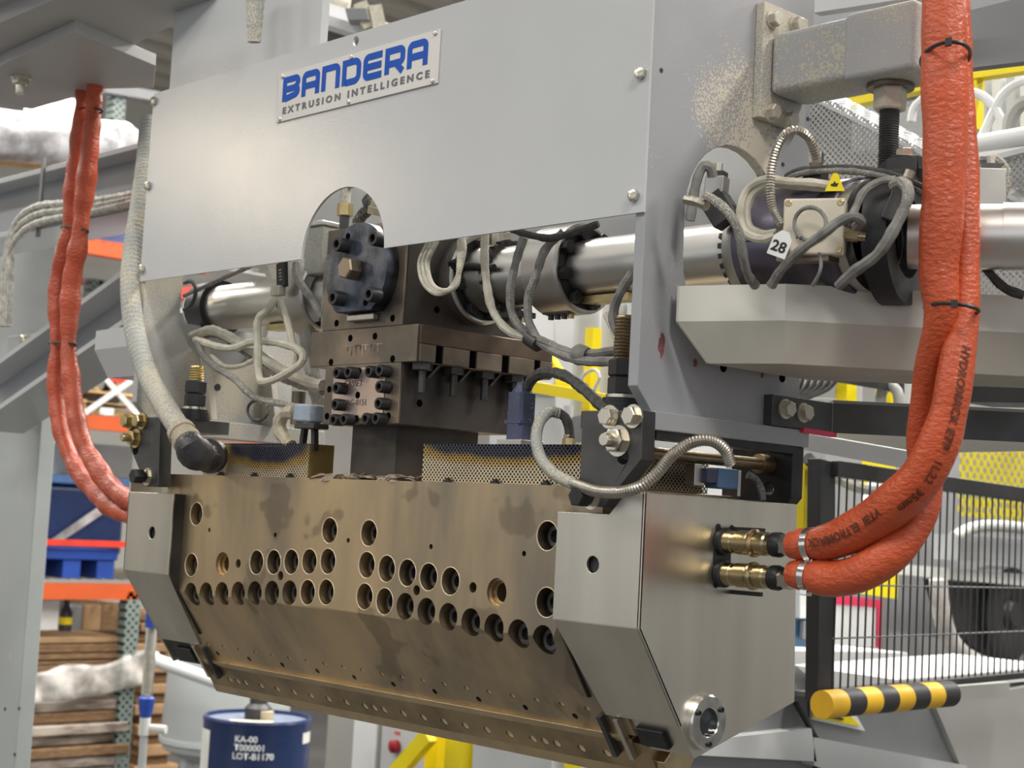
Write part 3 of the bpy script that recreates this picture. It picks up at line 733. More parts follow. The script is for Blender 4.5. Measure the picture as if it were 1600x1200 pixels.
for Xp, l in ((-.4775, [(818, 480)]), (-.4810, [(1130, 935)])):
    for x, y in l:
        p = PX(400+x/3.2, 480+y/3.2, Xp) if Xp > -.48 else PX(400+x/4, 250+y/4, Xp); put('tapped_hole', HOLE, p, (1, 0, 0), fb)
stamp = M('stamped_marks', (.15, .10, .09), .6, .6, .2, 60)
letters('stamped_lettering', 'CASSET', .0125, lambda x, y: (-.602+x, FY-.0016, 1.7745+y), stamp, cass)
letters('stamped_lettering', 'SLAG-0151', .0125, lambda x, y: (-.606+x, FY-.0016, 1.7475+y), stamp, cass)
for k in range(9):   # drips of burnt resin under the seam
    x = -.600+k*.0085+R.uniform(-.002, .002); l = R.uniform(.006, .018)
    O('resin_drip', MB().box((x, FY-.0008, 1.832-l), (x+.0018, FY, 1.833)), residue, fb)
O('seam', MB().box((-.612, FY-.0006, 1.8322), (-.52, FY, 1.8334)), residue, fb)
# round cap with hex plug
cap = T('cap_flange', 'round blued steel cap with central hex plug on the feed block', 'flange', (XC+.002, .007, 1.878))
cc = (XC+.002, 1.9350)
rr_ = .0690
a0 = math.asin(-.057/rr_)
ol = [(rr_*math.cos(a), rr_*math.sin(a)) for a in [a0+(math.pi-2*a0)*i/40 for i in range(41)]]
disc = O('disc', MB().plate(ol, [], lambda u, v, w: (u, w, v), 0, FY-.005), turned, None, bevel=.0025)
disc.location = (cc[0], .005, cc[1]); disc.parent = cap; disc.matrix_parent_inverse = parent_inv(cap)
O('hex_plug', MB().lathe((cc[0]-.002, .005, cc[1]+.002), (0, -1, 0), [(0, .0165), (.017, .0165), (.0195, .0145), (.0195, 0)], 6), block_steel, cap, ang=20)
for x, y in ((505, 525), (730, 488), (480, 860), (705, 838)):
    p = PY(400+x/4, 250+y/4, -.012); put('socket_screw', SOCK_L, (p.x, .005, p.z), (0, -1, 0), disc, R.random()*2)
for x, y in ((575, 478), (685, 890)):
    p = PY(400+x/4, 250+y/4, .005); put('tapped_hole', HOLE, (p.x, .005, p.z), (0, -1, 0), cap)
O('retainer', MB().box((-.594, .016, 1.866), (-.534, FY, 1.876)), ring_steel, cap, bevel=.002)

# ================================================================ melt pipes
def flange_ring(parent, x0, x1, r, ri, facing, nb=8, rb=None):
    O('coupling_ring', MB().lathe((x0, AXY, AXZ), (1, 0, 0), [(0, ri), (0, r-.003), (.003, r), (x1-x0-.003, r), (x1-x0, r-.003), (x1-x0, r-.006)], 56), ring_steel, parent)
    xf = x1 if facing > 0 else x0
    O('flange_face', MB().lathe((xf-facing*.0005, AXY, AXZ), (facing, 0, 0), [(-.003, r-.003), (0, r-.005), (-.001, ri), (-.014, ri)], 56), black_ox, parent)
    for k in range(nb):
        a = 2*math.pi*(k+.35)/nb
        put('hex_bolt', BOLT_FL, (xf-facing*.002, AXY+(rb or r*.77)*math.cos(a), AXZ+(rb or r*.77)*math.sin(a)), (facing, 0, 0), parent, a)
def pipe_run(label, s):
    X = lambda d: XC+s*d      # distance from centre plane
    m = T('melt_pipe', label, 'pipe', (X(.3), AXY, AXZ-.04))
    def seg(name, d0, d1, r, mat, n=40):
        a, b = sorted((X(d0), X(d1))); return O(name, MB().lathe((a, AXY, AXZ), (1, 0, 0), [(0, 0), (0, r), (b-a, r), (b-a, 0)], n), mat, m)
    def ring(d0, d1, r, ri, nb=8): a, b = sorted((X(d0), X(d1))); flange_ring(m, a, b, r, ri, s, nb)
    seg('base_disc', .0845, .094, .063, ring_steel)
    ring(.094, .112, .064, .036)
    seg('spigot', .112, .158, .045, ring_steel)
    seg('heater_band', .120, .150, .0475, pipe_steel)
    seg('spacer', .158, .166, .049, block_dark)
    for k in range(22):
        a = 2*math.pi*k/22; O('band_tooth', MB().obox((X(.162), AXY+.049*math.cos(a), AXZ+.049*math.sin(a)), (.005, 0, 0), (0, .003*math.cos(a), .003*math.sin(a)), (0, -.0025*math.sin(a), .0025*math.cos(a))), dark_steel, m)
    seg('tube', .166, .245, .0425, pipe_steel)
    ring(.245, .312, .0605, .040)
    seg('tube', .300, .62, .0385, pipe_steel)
    for d in (.16, .25):   # heater terminals under the pipe
        O('terminal_strip', MB().box((min(X(d), X(d+.05)), AXY-.018, AXZ-.060), (max(X(d), X(d+.05)), AXY+.010, AXZ-.052)), dark_steel, m, bevel=.001)
        for k in range(4):
            O('terminal_screw', MB().cyl((X(d+.006+k*.0125), AXY-.006, AXZ-.066), (X(d+.006+k*.0125), AXY-.006, AXZ-.050), .0042, 8), yellow_zinc if k == 3 else dark_steel, m)
    O('clamp_bar', MB().box((min(X(.315), X(.40)), AXY-.012, AXZ-.048), (max(X(.315), X(.40)), AXY+.012, AXZ-.0385)), yellow_zinc, m)
    O('sensor_tip', MB().cyl((X(.185), AXY-.05, AXZ+.004), (X(.118), AXY-.055, AXZ+.012), .0055, 10).cyl((X(.118), AXY-.055, AXZ+.012), (X(.105), AXY-.056, AXZ+.0135), .009, 6), black_ox, m)
    for d in (.115, .135):
        O('clamp_block', MB().box((min(X(d), X(d+.014)), AXY-.012, AXZ+.046), (max(X(d), X(d+.014)), AXY+.012, AXZ+.066)), zinc, m, bevel=.001)
    return m
mpr = pipe_run('stainless melt pipe with flanged couplings right of the feed block', 1)
mpl = pipe_run('stainless melt pipe with flanged couplings left of the feed block', -1)
O('end_collar', MB().lathe((-1.17, AXY, AXZ), (1, 0, 0), [(0, .036), (0, .047), (.05, .047), (.05, .036)], 36), black_ox, mpl)

# ================================================================ support arm on the near side plate
arm = T('square_outrigger', 'dust crusted square tube arm flanged to the near side plate', 'arm', (.1, .23, 2.139))
O('flange', MB().box((-.0098, .177, 2.108), (.003, .268, 2.2535)), paint_arm, arm, bevel=.0012)
O('tube', MB().box((.003, .192, 2.139), (.208, .266, 2.2165)), paint_arm, arm, bevel=.009, seg=4)
O('sleeve', MB().box((.112, .1895, 2.1365), (.2105, .2685, 2.219)), paint_dusty, arm, bevel=.008, seg=4)
for px, py in ((1206, 31), (1242, 40), (1203, 176), (1231, 188)):
    put('hex_bolt', BOLT_D, PX(px, py, .003), (1, 0, 0), arm, R.random())
rod = T('hanger_rod', 'threaded hanger rod with hex nut under the square arm', 'rod', (.150, .235, 2.03))
O('nut', MB().lathe((.150, .235, 2.105), (0, 0, 1), [(0, 0), (0, .0175), (.002, .0195), (.026, .0195), (.026, .013), (.0313, .013)], 6), zinc_dusty, rod, ang=25)
O('washer', MB().lathe((.150, .235, 2.131), (0, 0, 1), [(0, 0), (0, .028), (.005, .028), (.005, 0)], 24), block_steel, rod)
prof = [(0, 0), (0, .011)]; h = .0
while h < .105: prof += [(h+.0015, .0122), (h+.003, .0108)]; h += .003
O('thread', MB().lathe((.150, .235, 2.0), (0, 0, 1), prof, 16), dark_steel, rod)

# ================================================================ right adapter, pipe and clamp
d30 = Vector((math.cos(math.radians(30)), math.sin(math.radians(30)), 0))
ad = T('pipe_adapter', 'heat blued pipe adapter above the cream tray with split band', 'adapter', (.1, .15, 1.87))
O('body', MB().lathe((.040, AXY, AXZ+.002), (1, 0, 0), [(0, .04), (0, .066), (.002, .068), (.138, .068), (.140, .066), (.140, .04)], 56), purple_steel, ad)
O('split_line', MB().box((.05, AXY-.0686, AXZ-.004), (.17, AXY-.06, AXZ-.0025)), black_ox, ad)
O('near_ring', MB().lathe((.020, AXY, AXZ), (1, 0, 0), [(0, .04), (0, .058), (.012, .062), (.020, .062), (.020, .05)], 48), ring_steel, ad)
for k in range(24):
    a = 2*math.pi*k/24; O('band_tooth', MB().obox((.012, AXY+.045*math.cos(a), AXZ+.045*math.sin(a)), (.006, 0, 0), (0, .003*math.cos(a), .003*math.sin(a)), (0, -.003*math.sin(a), .003*math.cos(a))), dark_steel, ad)
O('far_ring', MB().lathe((.180, AXY, AXZ+.002), (1, 0, 0), [(0, .05), (0, .064), (.014, .064), (.016, .05)], 48), ring_steel, ad)
O('mount_shelf', MB().obox(PY(1262, 404, .066), (.026, .012, 0), (0, .01, 0), (0, 0, .004)), block_steel, ad)
cl = T('pipe_clamp', 'black pipe clamp hanging from the threaded rod beside the red hoses', 'clamp', (.21, .16, 1.86))
c_ = Vector((.212, AXY+.010, AXZ)); dc = Vector((math.cos(.25), math.sin(.25), 0))
O('ring', MB().lathe(c_, dc, [(-.012, .046), (-.012, .076), (.016, .076), (.016, .046), (-.012, .046)], 40), black_ox, cl)
lug = [PY(*p, .20) for p in ((1341, 285), (1394, 241), (1434, 242), (1436, 262), (1446, 263), (1446, 300), (1375, 300))]
O('lug', MB().prism(lug, (0, .05, 0)), black_ox, cl, bevel=.001)
O('top_block', MB().box((PY(1394, 248, .20).x, .188, 2.012), (PY(1434, 248, .20).x, .2, 2.034)), dark_steel, cl, bevel=.001)
put('hex_bolt', BOLT_Y, (PY(1410, 240, .215).x, .222, lug[1].z-.002), (0, 0, 1), cl)
p0 = c_+dc*.016
xp = T('extruder_pipe', 'thick stainless pipe continuing behind the red hoses at right', 'pipe', p0)
O('tube', MB().cyl(p0, p0+d30*.9, .036, 40), pipe_steel, xp)
O('heater_sleeve', MB().cyl(p0+d30*.10, p0+d30*.8, .0375, 40), pipe_steel, xp)

# junction box with tag
ju = Vector((math.cos(math.radians(28)), math.sin(math.radians(28)), 0)); jn = Vector((ju.y, -ju.x, 0)); jz = Vector((0, 0, 1))
jc = PY(1272, 355, .062)
jb = T('junction_box', 'beige square junction box with four screws on the pipe adapter', 'junction box', jc-jz*.032)
O('case', MB().obox(jc-jn*.010, ju*.0335, jz*.0315, jn*.010), beige_box, jb, bevel=.004, seg=3)
lid_ = O('lid', MB().obox(jc+jn*.002, ju*.0335, jz*.0315, jn*.003), beige_box, jb, bevel=.003, seg=3)
O('raised_disc', MB().lathe(jc+jn*.005, jn, [(0, .0195), (.0015, .0185), (.0015, 0)], 36), beige_box, lid_)
for a, b in ((-1, 1), (1, 1), (1, -1), (-1, -1)):
    put('lid_screw', MB().lathe((0, 0, 0), (0, 0, 1), [(0, .0038), (.0012, .003), (.0012, .001), (.0004, 0)], 12).mesh('lid_screw', yellow_zinc), jc+ju*.028*a+jz*.026*b+jn*.005, jn, lid_)
O('cable_gland', MB().cyl(jc+ju*.033-jz*.008, jc+ju*.048-jz*.010, .007, 6).cyl(jc+ju*.046-jz*.010, jc+ju*.056-jz*.011, .0055, 12), brass, jb)
tc_ = PY(1219, 383, .025); ta = math.radians(-20)
tu = ju*math.cos(ta)+jz*math.sin(ta); tv = jz*math.cos(ta)-ju*math.sin(ta)
tg = T('number_tag', 'white plastic tag printed 28 hanging beside the junction box', 'tag', tc_)
O('plate', MB().plate([(-.0105, -.013), (.0105, -.013), (.0105, .008), (.004, .016), (-.004, .016), (-.0105, .008)], [], lambda u, v, w: tc_+tu*u+tv*v+jn*w, -.0006, .0006), white_tag, tg)
letters('number', '28', .0165, lambda x, y: tc_+tu*(x-.0088)+tv*(y-.0075)+jn*.0009, ink, tg, bold=.0005)
wt = PY(1305, 282, .095)
ws = T('warning_sign', 'small yellow hot surface warning sign standing on the pipe adapter', 'sign', wt-jz*.01)
O('plate', MB().plate([(-.011, -.012), (.011, -.012), (.0025, .008), (-.0025, .008)], [], lambda u, v, w: wt+ju*u+jz*v+jn*w, -.0008, .0008), yellow, ws)
O('pictogram', MB().plate([(-.006, -.003), (.003, -.004), (.006, .001), (.002, .0005), (-.001, .004), (-.003, .0005), (-.0065, .000)], [], lambda u, v, w: wt+ju*u*.7+jz*(v*.8-.004)+jn*w, .0009, .0013), ink, ws)
# sensor heads round the adapter
def sensor(label, c, sx, sz, sy, yaw, tilt, mat=ring_steel, tip=True):
    c = Vector(c); u = Vector((math.cos(yaw), math.sin(yaw), 0)); n = Vector((u.y, -u.x, 0))
    z = Vector((0, 0, 1))*math.cos(tilt)+u*math.sin(tilt); u2 = n.cross(z)
    s = T('sensor_head', label, 'sensor', c-z*sz)
    O('housing', MB().obox(c, u2*sx, z*sz, n*sy), mat, s, bevel=.0015)
    O('cap', MB().obox(c+z*(sz+.003), u2*sx*.8, z*.003, n*sy*.8), dark_steel, s)
    if tip: O('gland', MB().cyl(c+z*(sz+.005), c+z*(sz+.016), .0055, 6), zinc_dusty, s)
    return s
sensor('grey sensor head in the round opening of the near side plate', PX(1120, 291, .02), .012, .011, .010, .3, .05)
sensor('tilted dark sensor clamp left of the pipe adapter', PX(1128, 330, .03), .016, .016, .012, .3, -.6, dark_steel)
sensor('slanted sensor clamp with dusty gland right of the junction box', PY(1402, 318, .10), .010, .022, .012, .6, .35, dark_steel)
sensor('tall steel terminal head right of the red hoses', PD(1548, 300, 1.85), .016, .026, .012, .7, 0, ring_steel)
st = T('probe_stem', 'brown steel probe stem with bright nut on the adapter', 'probe', PY(1274, 292, .12))
a = PY(1274, 293, .12)
O('stem', MB().cyl(a, a+jz*.028, .0075, 14), block_steel, st)
O('nut', MB().cyl(a+jz*.028, a+jz*.040, .0085, 6), chrome, st)
O('side_block', MB().box((a.x-.012, a.y-.008, a.z), (a.x+.012, a.y+.008, a.z+.016)), dark_steel, st)

# ================================================================ trays
def tray(label, foot, z0, zb, zt, inset, mats):
    n = len(foot); c = Vector((sum(p[0] for p in foot)/n, sum(p[1] for p in foot)/n, 0))
    t = T('cable_tray', label, 'tray', (c.x, c.y, z0))
    low = []
    for i in range(n):   # offset inwards
        p, a, b = Vector(foot[i]), Vector(foot[i-1]), Vector(foot[(i+1) % n])
        d0, d1 = (p-a).normalized(), (b-p).normalized(); n0_, n1_ = Vector((-d0.y, d0.x)), Vector((-d1.y, d1.x)); m = (n0_+n1_).normalized()
        low.append(p+m*inset/max(.4, m.dot(n0_)))
    f3 = lambda p, z: (p[0], p[1], z)
    for i in range(n):
        j = (i+1) % n; d = Vector(foot[j])-Vector(foot[i]); nn = Vector((-d.y, d.x, 0)).normalized()*.003
        O('side_panel', MB().prism([f3(foot[i], zt), f3(foot[i], zb), f3(foot[j], zb), f3(foot[j], zt)], nn), mats[0], t)
        O('slanted_panel', MB().prism([f3(foot[i], zb), f3(low[i], z0), f3(low[j], z0), f3(foot[j], zb)], (nn.x, nn.y, .001)), mats[1], t)
    O('bottom', MB().prism([f3(p, z0) for p in low], (0, 0, .003)), mats[1], t)
    return t
tray('cream sheet metal tray under the pipe adapter right of the side plate', [(.004, .0356), (.1253, .0797), (.42, .392), (.30, .50), (.004, .275)], 1.7905, 1.8366, 1.8779, .022, (cream, cream_dark))
a, b = PY(150, 517, .075), PY(222, 507, .075)
tray('grey sheet metal tray on the far left beside the corrugated hose', [(a.x, .075), (-1.135, .05), (-1.135, .27), (a.x+.03, .27)], a.z-.085, a.z-.035, a.z, .02, (pale_m, paint_light))

# ================================================================ red hoses
def hose(name, label, pts, mat, wob=.03, freq=1.0):
    w = [PY(x, y, Y) for x, y, Y, r in pts]; path = spline(w, .006); n = len(path)
    rads = []
    seg = [0]
    for i in range(1, len(w)): seg.append(seg[-1]+max(2, int((w[i]-w[i-1]).length/.006)))
    rs = [p[3] for p in pts]
    for k in range(n):
        i = max(j for j in range(len(seg)) if seg[j] <= k); i = min(i, len(rs)-2); t = (k-seg[i])/max(1, seg[i+1]-seg[i])
        rads.append(rs[i]+(rs[i+1]-rs[i])*min(1, t)*min(1, t)*(3-2*min(1, t)))
    ph = R.uniform(0, 6)
    mb = MB().tube(path, lambda t, k: rads[k]*(1+wob*math.sin(k*.21*freq+ph)+wob*.7*math.sin(k*.53*freq+ph*2)), 22, ell=lambda t, a: 1+wob*.8*math.sin(2*a+t*14)+wob*.5*math.sin(3*a-t*31))
    o = O(name, mb, mat); tag(o, label, 'hose'); return o, path, rads
H1 = [(1236, 852, .138, .0150), (1252, 851, .138, .0185), (1268, 851, .138, .0165), (1284, 849, .138, .0205), (1310, 842, .137, .0215), (1350, 822, .135, .0225), (1400, 785, .128, .0235), (1440, 745, .122, .0245), (1468, 690, .118, .0225), (1485, 630, .118, .0195), (1496, 560, .122, .0180), (1508, 490, .130, .0150), (1509, 400, .134, .0150), (1506, 300, .138, .0160), (1501, 200, .142, .0165), (1495, 100, .145, .0165), (1490, -90, .15, .0165), (1482, -500, .17, .0165), (1478, -900, .2, .0165)]
H2 = [(1236, 897, .138, .0150), (1250, 898, .138, .0180), (1264, 899, .138, .0160), (1280, 902, .138, .0195), (1310, 904, .138, .0195), (1350, 893, .138, .0205), (1400, 858, .148, .0210), (1436, 805, .165, .0200), (1448, 750, .170, .0175), (1440, 700, .165, .0165), (1444, 640, .148, .0160), (1454, 570, .130, .0170), (1471, 490, .112, .0180), (1467, 420, .105, .0205), (1474, 300, .100, .0225), (1477, 200, .100, .0232), (1476, 100, .098, .0235), (1472, -90, .10, .0235), (1462, -500, .12, .022), (1456, -900, .15, .0165)]
h1, pa1, rd1 = hose('red_hose', 'red silicone sleeved hose with black print from the upper brass coupling', H1, red_sil)
h2, pa2, rd2 = hose('red_hose', 'red silicone sleeved hose from the lower brass coupling passing behind its twin', H2, red_sil)
LH1 = [(250, 812, .14, .016), (205, 806, .14, .0165), (170, 788, .14, .0175), (128, 745, .14, .0175), (104, 700, .14, .017), (92, 650, .14, .0175), (88, 600, .14, .0175), (90, 540, .14, .0145), (90, 450, .14, .0175), (100, 400, .14, .017), (108, 358, .14, .0150), (113, 300, .14, .0185), (122, 230, .14, .0185), (129, 172, .14, .0150), (131, 130, .14, .0175), (134, 20, .14, .0175)]
LH2 = [(250, 795, .13, .016), (205, 782, .13, .0165), (172, 758, .13, .0175), (146, 722, .13, .0175), (129, 690, .13, .017), (119, 650, .13, .0185), (113, 600, .13, .0175), (107, 540, .13, .0145), (111, 450, .13, .0185), (120, 400, .13, .0180), (126, 358, .13, .0150), (132, 300, .13, .0195), (141, 230, .13, .0195), (146, 172, .13, .0150), (148, 130, .13, .0175), (150, 20, .13, .0175)]
hose('red_hose', 'red silicone hose on the far left, left one of the pair', LH1, red_sil2, .07, 1.5)
hose('red_hose', 'red silicone hose on the far left, right one of the pair', LH2, red_sil2, .07, 1.5)
# printing that follows the sleeve
def hose_print(s, path, k0, size, side, mat, rads, flip=1):
    me = text_mesh(s, size, 1.05, .0004, .2); L_ = [0]
    for i in range(k0, 0, -1) if flip < 0 else range(k0, len(path)-1): L_.append(L_[-1]+(path[i]-path[i-1 if flip < 0 else i+1]).length)
    fr_ = frames(path)
    for v in me.vertices:
        u, w = v.co.x, v.co.y
        j = max(i for i in range(len(L_)) if L_[i] <= max(0, u)); k = k0-j if flip < 0 else k0+j
        k = min(max(k, 1), len(path)-2); p = path[k]; t = (path[k+1]-path[k-1]).normalized()
        to = (CAM-p); to = (to-t*to.dot(t)).normalized(); ac = t.cross(to)
        ang = side-flip*w/rads[k]; r = rads[k]*1.045+.0005
        res = u-L_[j]
        v.co = p+t*(res*(-1 if flip < 0 else 1))+(to*math.cos(ang)+ac*math.sin(ang))*r
    me.materials.clear(); me.materials.append(mat)
    return me
def near(path, x, y):
    best = min(range(len(path)), key=lambda k: (lambda d: ((d.dot(cr)/d.dot(fwd)*FPX+800-x)**2+(d.dot(cd)/d.dot(fwd)*FPX+600-y)**2))(path[k]-CAM)); return best
link('printing', hose_print('VTBI  ELTROMACK', pa1, near(pa1, 1392, 790), .0125, -.35, ink_worn, rd1, -1), h1)
link('printing', hose_print('HYDROMACK ETP   1L22  35mm', pa1, near(pa1, 1499, 545), .0120, .15, ink_worn, rd1, -1), h1)
# clamps and ties
def band(name, label, cat, path, k, r, w, mat):
    t = (path[k+1]-path[k-1]).normalized(); c = path[k]
    o = T(name, label, cat, c)
    O('strap', MB().lathe(c-t*w/2, t, [(0, r-.002), (0, r), (w, r), (w, r-.002)], 28), mat, o)
    u = (CAM-c); u = (u-t*u.dot(t)).normalized(); v = t.cross(u)
    O('screw_housing', MB().obox(c+v*r+u*.002, t*w*.6, v*.004, u*.006), mat, o, bevel=.001)
    return o
band('hose_clamp', 'steel worm clamp on the upper red hose end', 'clamp', pa1, near(pa1, 1268, 851), .0195, .008, chrome)
band('hose_clamp', 'steel worm clamp on the lower red hose end', 'clamp', pa2, near(pa2, 1264, 899), .0190, .008, chrome)
def tie(label, a, b, Y, dep, tilt=0, r=.0022):   # loop round a pair of hoses between two image points at plane Y
    A, B = PY(*a, Y), PY(*b, Y); c = (A+B)/2; hw = (B-A)/2; dv = (c-CAM); dv.z = 0; dv.normalize()
    pts = [c+hw*math.cos(t)*1.0+dv*dep*math.sin(t) for t in [2*math.pi*i/36 for i in range(37)]]
    o = T('cable_tie', label, 'cable tie', c)
    O('strap', MB().tube(pts, r, 6), black_paint, o)
    O('head', MB().obox(c-dv*dep+hw*.1, hw.normalized()*.004, dv*.003, Vector((0, 0, .004))), black_paint, o)
tie('black cable tie round the right red hoses near the square arm', (1439, 97), (1516, 85), .108, .056)
tie('black cable tie round the right red hoses in front of the cream tray', (1445, 481), (1529, 486), .118, .042)
for (a, b), w in zip((((119, 172), (160, 174)), ((96, 355), (138, 362)), ((76, 536), (119, 539))), ('top', 'middle', 'lowest')):
    tie(w+' black cable tie on the far left pair of red hoses', a, b, .135, .024)

# ================================================================ grey corrugated hose with elbow (left)
pts = [PY(*p) for p in ((233, 190, .10), (228, 250, .07), (219, 320, .03), (208, 390, 0), (204, 450, -.02), (211, 520, -.03), (231, 585, -.038), (258, 635, -.042), (284, 676, -.045))]
pth = spline(pts, .0018)
ch = T('corrugated_hose', 'dust coated grey corrugated hose curving down to the left heater cover', 'hose', pts[-1])
O('hose_body', MB().tube(pth, lambda t, k: .0170*(1+.025*math.sin(k*1.25)), 18), conduit_dusty, ch)
d = (pts[-1]-pts[-2]).normalized()
O('gland_nut', MB().lathe(pts[-1]-d*.008, d, [(0, .017), (.001, .0215), (.012, .0225), (.013, .020), (.022, .020), (.023, .0225), (.034, .0225), (.036, .02)], 12), tan_fit, ch)
e0 = pts[-1]+d*.026; e1 = PY(303, 706, -.035); e2 = PY(330, 712, .02)
ep = spline([e0, e0+d*.012, e1, (e1+e2)/2+Vector((0, 0, -.004)), e2], .004)
O('elbow', MB().tube(ep, lambda t, k: .0205+.006*math.sin(min(1, t*1.5)*math.pi), 20), M('dark_navy_elbow', (.07, .068, .075), .45, .2, .3, 20, dust=.3, ds=300), ch)
d2 = (ep[-1]-ep[-4]).normalized()
O('flange_nut', MB().lathe(ep[-1]-d2*.01, d2, [(0, .02), (0, .027), (.012, .0275), (.016, .026), (.016, 0)], 24), dark_steel, ch)

# ================================================================ cables
def cab(label, pts, r, mat, rib=False, name='cable', cat='cable', n=8, wob=.06):
    w = [PY(*p) for p in pts]; path = spline(w, .0008 if rib else .005)
    ph = R.uniform(0, 6)
    f = (lambda t, k: r*(1+.09*math.sin(k*1.57))) if rib else (lambda t, k: r*(1+wob*math.sin(k*1.7+ph)+wob*math.sin(k*.63+ph)))
    return tag(O(name, MB().tube(path, f, n), mat), label, cat)
# round the adapter
cab('ribbed grey conduit looping up from the bright nut over the adapter', [(1276, 252, .10), (1274, 240, .09), (1264, 216, .075), (1246, 204, .06), (1227, 210, .05), (1212, 237, .045), (1204, 280, .045), (1206, 320, .045), (1222, 352, .045)], .0052, conduit, True, 'conduit')
cab('outer cream cable curling left of the junction box', [(1300, 291, .10), (1270, 286, .085), (1230, 284, .07), (1195, 281, .06), (1168, 296, .055), (1157, 330, .05), (1164, 362, .05), (1190, 374, .05), (1212, 368, .05)], .0050, cable_cream)
cab('inner cream cable curling left of the junction box', [(1292, 295, .10), (1240, 290, .08), (1200, 288, .065), (1176, 304, .06), (1167, 332, .055), (1173, 356, .055), (1195, 366, .055), (1215, 362, .055)], .0045, cable_cream)
cab('grey braided lead falling from the tilted sensor clamp to the tray', [(1104, 306, -.01), (1118, 314, -.02), (1138, 332, -.02), (1154, 362, -.01), (1161, 400, .0), (1168, 428, .02), (1180, 446, .045)], .0052, cable_grey)
cab('grey braided lead crossing the junction box lid', [(1205, 446, .045), (1222, 420, .038), (1250, 392, .035), (1285, 366, .035), (1310, 347, .04), (1332, 338, .05), (1346, 346, .065), (1338, 354, .075)], .0055, cable_grey)
cab('grey braided lead falling from the slanted sensor to the tray', [(1310, 447, .06), (1335, 424, .055), (1372, 396, .05), (1398, 356, .05), (1416, 318, .055), (1419, 296, .06), (1408, 284, .07), (1396, 290, .08)], .0062, cable_grey)
cab('grey braided lead bending from the junction box gland to the clamp', [(1322, 352, .05), (1335, 330, .06), (1350, 300, .075), (1375, 284, .085), (1400, 281, .09)], .0045, cable_grey)
cab('upper dark lead running over the adapter to the red hoses', [(1228, 276, .11), (1250, 266, .11), (1300, 262, .11), (1350, 264, .115), (1400, 275, .12), (1460, 300, .13)], .0036, cable_dark)
cab('lower dark lead running over the adapter to the red hoses', [(1225, 282, .105), (1252, 271, .105), (1300, 267, .105), (1350, 270, .11), (1400, 283, .115), (1460, 312, .125)], .0036, cable_grey)
cab('thin grey wire ring tied on the junction box lid', [(1243, 370, .036)]+[(1266+25*math.cos(a), 350+26*math.sin(a), .038) for a in [2.4+i*.5 for i in range(14)]]+[(1252, 372, .036)], .0024, cable_grey)
cab('dark lead bending up behind the near side plate opening', [(1078, 345, .03), (1083, 310, .03), (1090, 278, .03), (1099, 260, .035), (1110, 262, .04), (1113, 276, .045)], .0060, cable_grey)
cab('short ribbed conduit entering the tilted sensor clamp', [(1072, 312, -.008), (1090, 316, -.01), (1104, 322, -.01)], .0055, conduit, True, 'conduit')
cab('thin grey lead hanging below the junction box', [(1280, 396, .05), (1283, 415, .045), (1278, 432, .045), (1270, 446, .05)], .0020, cable_grey)
cab('grey lead curving right of the tall terminal head', [(1535, 252, .30), (1560, 252, .30), (1572, 275, .30), (1564, 310, .30), (1545, 340, .30), (1530, 362, .30)], .0065, cable_grey)
cab('dark lead running down over the far pipe at right edge', [(1526, 395, .22), (1545, 425, .22), (1570, 450, .23), (1600, 462, .24)], .0055, cable_dark)
# between feed block and near side plate
coil = [(722-30*0, 374, .02)]
cpts = []
for k in range(3):
    o_ = k*6
    cpts += [(670+o_, 378, .00), (656+o_, 410, .0), (662+o_, 442, -.002), (684+o_*.6, 459-o_*.4, -.004), (708+o_*.4, 446, .0), (721-o_*.3, 412, .0), (724-o_*.5, 376, .01), (700, 340, .03)]
cab('coiled cream conduit hanging under the cover beside the feed block', cpts[:-1], .0034, cable_cream, True, 'conduit')
cab('cream lead dropping along the first coupling ring', [(758, 366, .03), (757, 400, .03), (760, 440, .03), (770, 485, .03), (795, 517, .035), (835, 532, .04), (870, 545, .04), (925, 560, .045), (975, 560, .05), (1000, 550, .055)], .0055, cable_cream)
cab('grey lead dropping in front of the band heater', [(818, 372, .04), (806, 410, .035), (798, 450, .03), (800, 490, .03), (820, 518, .035), (850, 534, .035), (900, 552, .04), (960, 548, .045), (1000, 540, .05)], .0055, cable_grey)
cab('grey lead dropping beside the large coupling ring', [(880, 362, .06), (852, 390, .045), (838, 430, .035), (826, 465, .03), (826, 500, .03), (836, 524, .035), (850, 540, .035), (900, 562, .035), (980, 566, .04), (1000, 560, .05)], .0055, cable_grey)
cab('dark lead draped over the large coupling ring', [(935, 350, .06), (900, 362, .05), (860, 372, .045), (826, 366, .04), (800, 358, .04)], .0050, cable_dark)
cab('grey lead falling beside the near side plate', [(990, 425, .05), (972, 452, .04), (960, 480, .04), (960, 508, .04), (974, 532, .04), (986, 552, .05)], .0060, cable_grey)
cab('second dusty lead beside the near side plate', [(948, 492, .06), (958, 515, .05), (966, 540, .045), (976, 556, .05)], .0045, cable_cream)
O_ = O('cable_wrap', MB().cyl(PY(826, 527, .037), PY(842, 538, .037), .0105, 14), dark_steel); tag(O_, 'grey tape wrap bundling three leads right of the feed block', 'tape')
O_ = O('cable_wrap', MB().lathe(PY(898, 553, .04), (1, .1, -.15), [(0, .010), (.006, .0135), (.014, .0125), (.022, .010)], 14), cable_grey); tag(O_, 'frayed wrap on the cable bundle nearer the side plate', 'tape')
